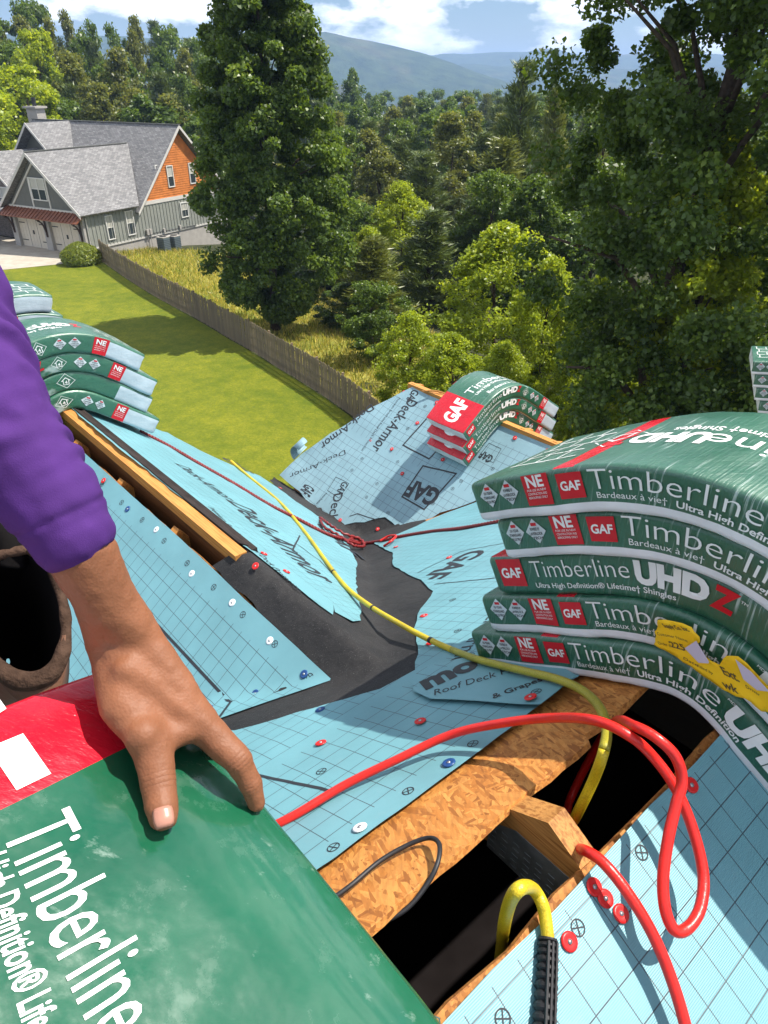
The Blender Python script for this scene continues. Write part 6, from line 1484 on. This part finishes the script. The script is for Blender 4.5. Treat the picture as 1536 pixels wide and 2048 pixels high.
# ------------------------------------------------------------------ far hills, sky dome of air
def hill_mat():
    t = NT('wooded_hills'); n = t.noise(t.co(), 0.018, 9, .65); n2 = t.noise(t.co(), .004, 5)
    c = t.ramp(n, [(.35, (.012, .028, .014)), (.65, (.055, .085, .035))]); c = t.mix(t.ramp(n2, [(.55, 0.0), (.72, .5)]), c, (.16, .13, .07))
    return t.set(c, .95, .05, n, .8, 12)
M['hills'] = hill_mat()
def ridge(D, prof, depth, name, seed, rough):
    xs_ = [p[0] for p in prof]; zs_ = [ray(768, p[1]).z / ray(768, p[1]).y * D for p in prof]
    cols_ = lin(-1500, 3000, 220); rows = 16; mb = MB()
    for j in range(rows):
        f = j / (rows - 1)                                  # 0 foot, .6 crest, 1 back
        k = math.sin(min(1, f / .6) * math.pi / 2) ** 1.15 if f <= .6 else 1 - ((f - .6) / .4) * .8
        for cx in cols_:
            z = float(np.interp(cx, xs_, zs_)); y = D - depth * .6 + depth * f; x = (cx - 768) / 1665 * D
            sp_ = 1 + .10 * noise.noise(V3((x * .0016, y * .004, seed))) * (f < .58) ; nz = rough * (noise.noise(V3((x * .004, y * .004, seed))) + .6 * noise.noise(V3((x * .016, y * .016, seed))) + .35 * noise.noise(V3((x * .06, y * .05, seed))))
            mb.v.append(V3((x, y + 90 * noise.noise(V3((x * .002, f * 3, seed))), -58 + (z + 58) * k * sp_ + nz * min(1, f * 4))))
    n = len(cols_); mb.f = [(j * n + i, j * n + i + 1, (j + 1) * n + i + 1, (j + 1) * n + i) for j in range(rows - 1) for i in range(n - 1)]; mb.m = [0] * len(mb.f)
    return mb.build(name, M['hills'], None, True, kind='structure')
ridge(2600, [(-1500, 60), (200, 70), (430, 78), (560, 70), (660, 68), (700, 76), (750, 86), (800, 97), (850, 111), (900, 128), (950, 146), (1010, 164), (1080, 178), (1200, 186), (1500, 190), (3000, 180)], 900, 'near_hills', 3, 4)
ridge(4600, [(-1500, 90), (600, 100), (860, 113), (890, 107), (930, 110), (965, 106), (1000, 102), (1040, 104), (1075, 99), (1105, 97), (1130, 105), (1160, 110), (1200, 113), (1300, 105), (1500, 112), (3000, 100)], 1300, 'far_hills', 8, 5)
ridge(3600, [(-1500, 120), (700, 130), (880, 134), (940, 128), (1000, 134), (1060, 128), (1120, 132), (1200, 140), (1500, 132), (3000, 130)], 1000, 'middle_hills', 5, 5)
hz = MB(); hz.box((0, 3350, 62), ((1, 0, 0), (0, 1, 0), (0, 0, 1)), (9500, 7000, 131))
ht = bpy.data.materials.new('air_haze'); ht.use_nodes = True; nn = ht.node_tree.nodes; nn.clear(); ho = nn.new('ShaderNodeOutputMaterial'); hv = nn.new('ShaderNodeVolumePrincipled')
hv.inputs['Color'].default_value = (0.43, 0.64, 1.0, 1); hv.inputs['Density'].default_value = 0.00023; hv.inputs['Anisotropy'].default_value = 0.0
ht.node_tree.links.new(hv.outputs[0], ho.inputs['Volume'])
hzo = hz.build('haze', ht); tag(hzo, kind='stuff')
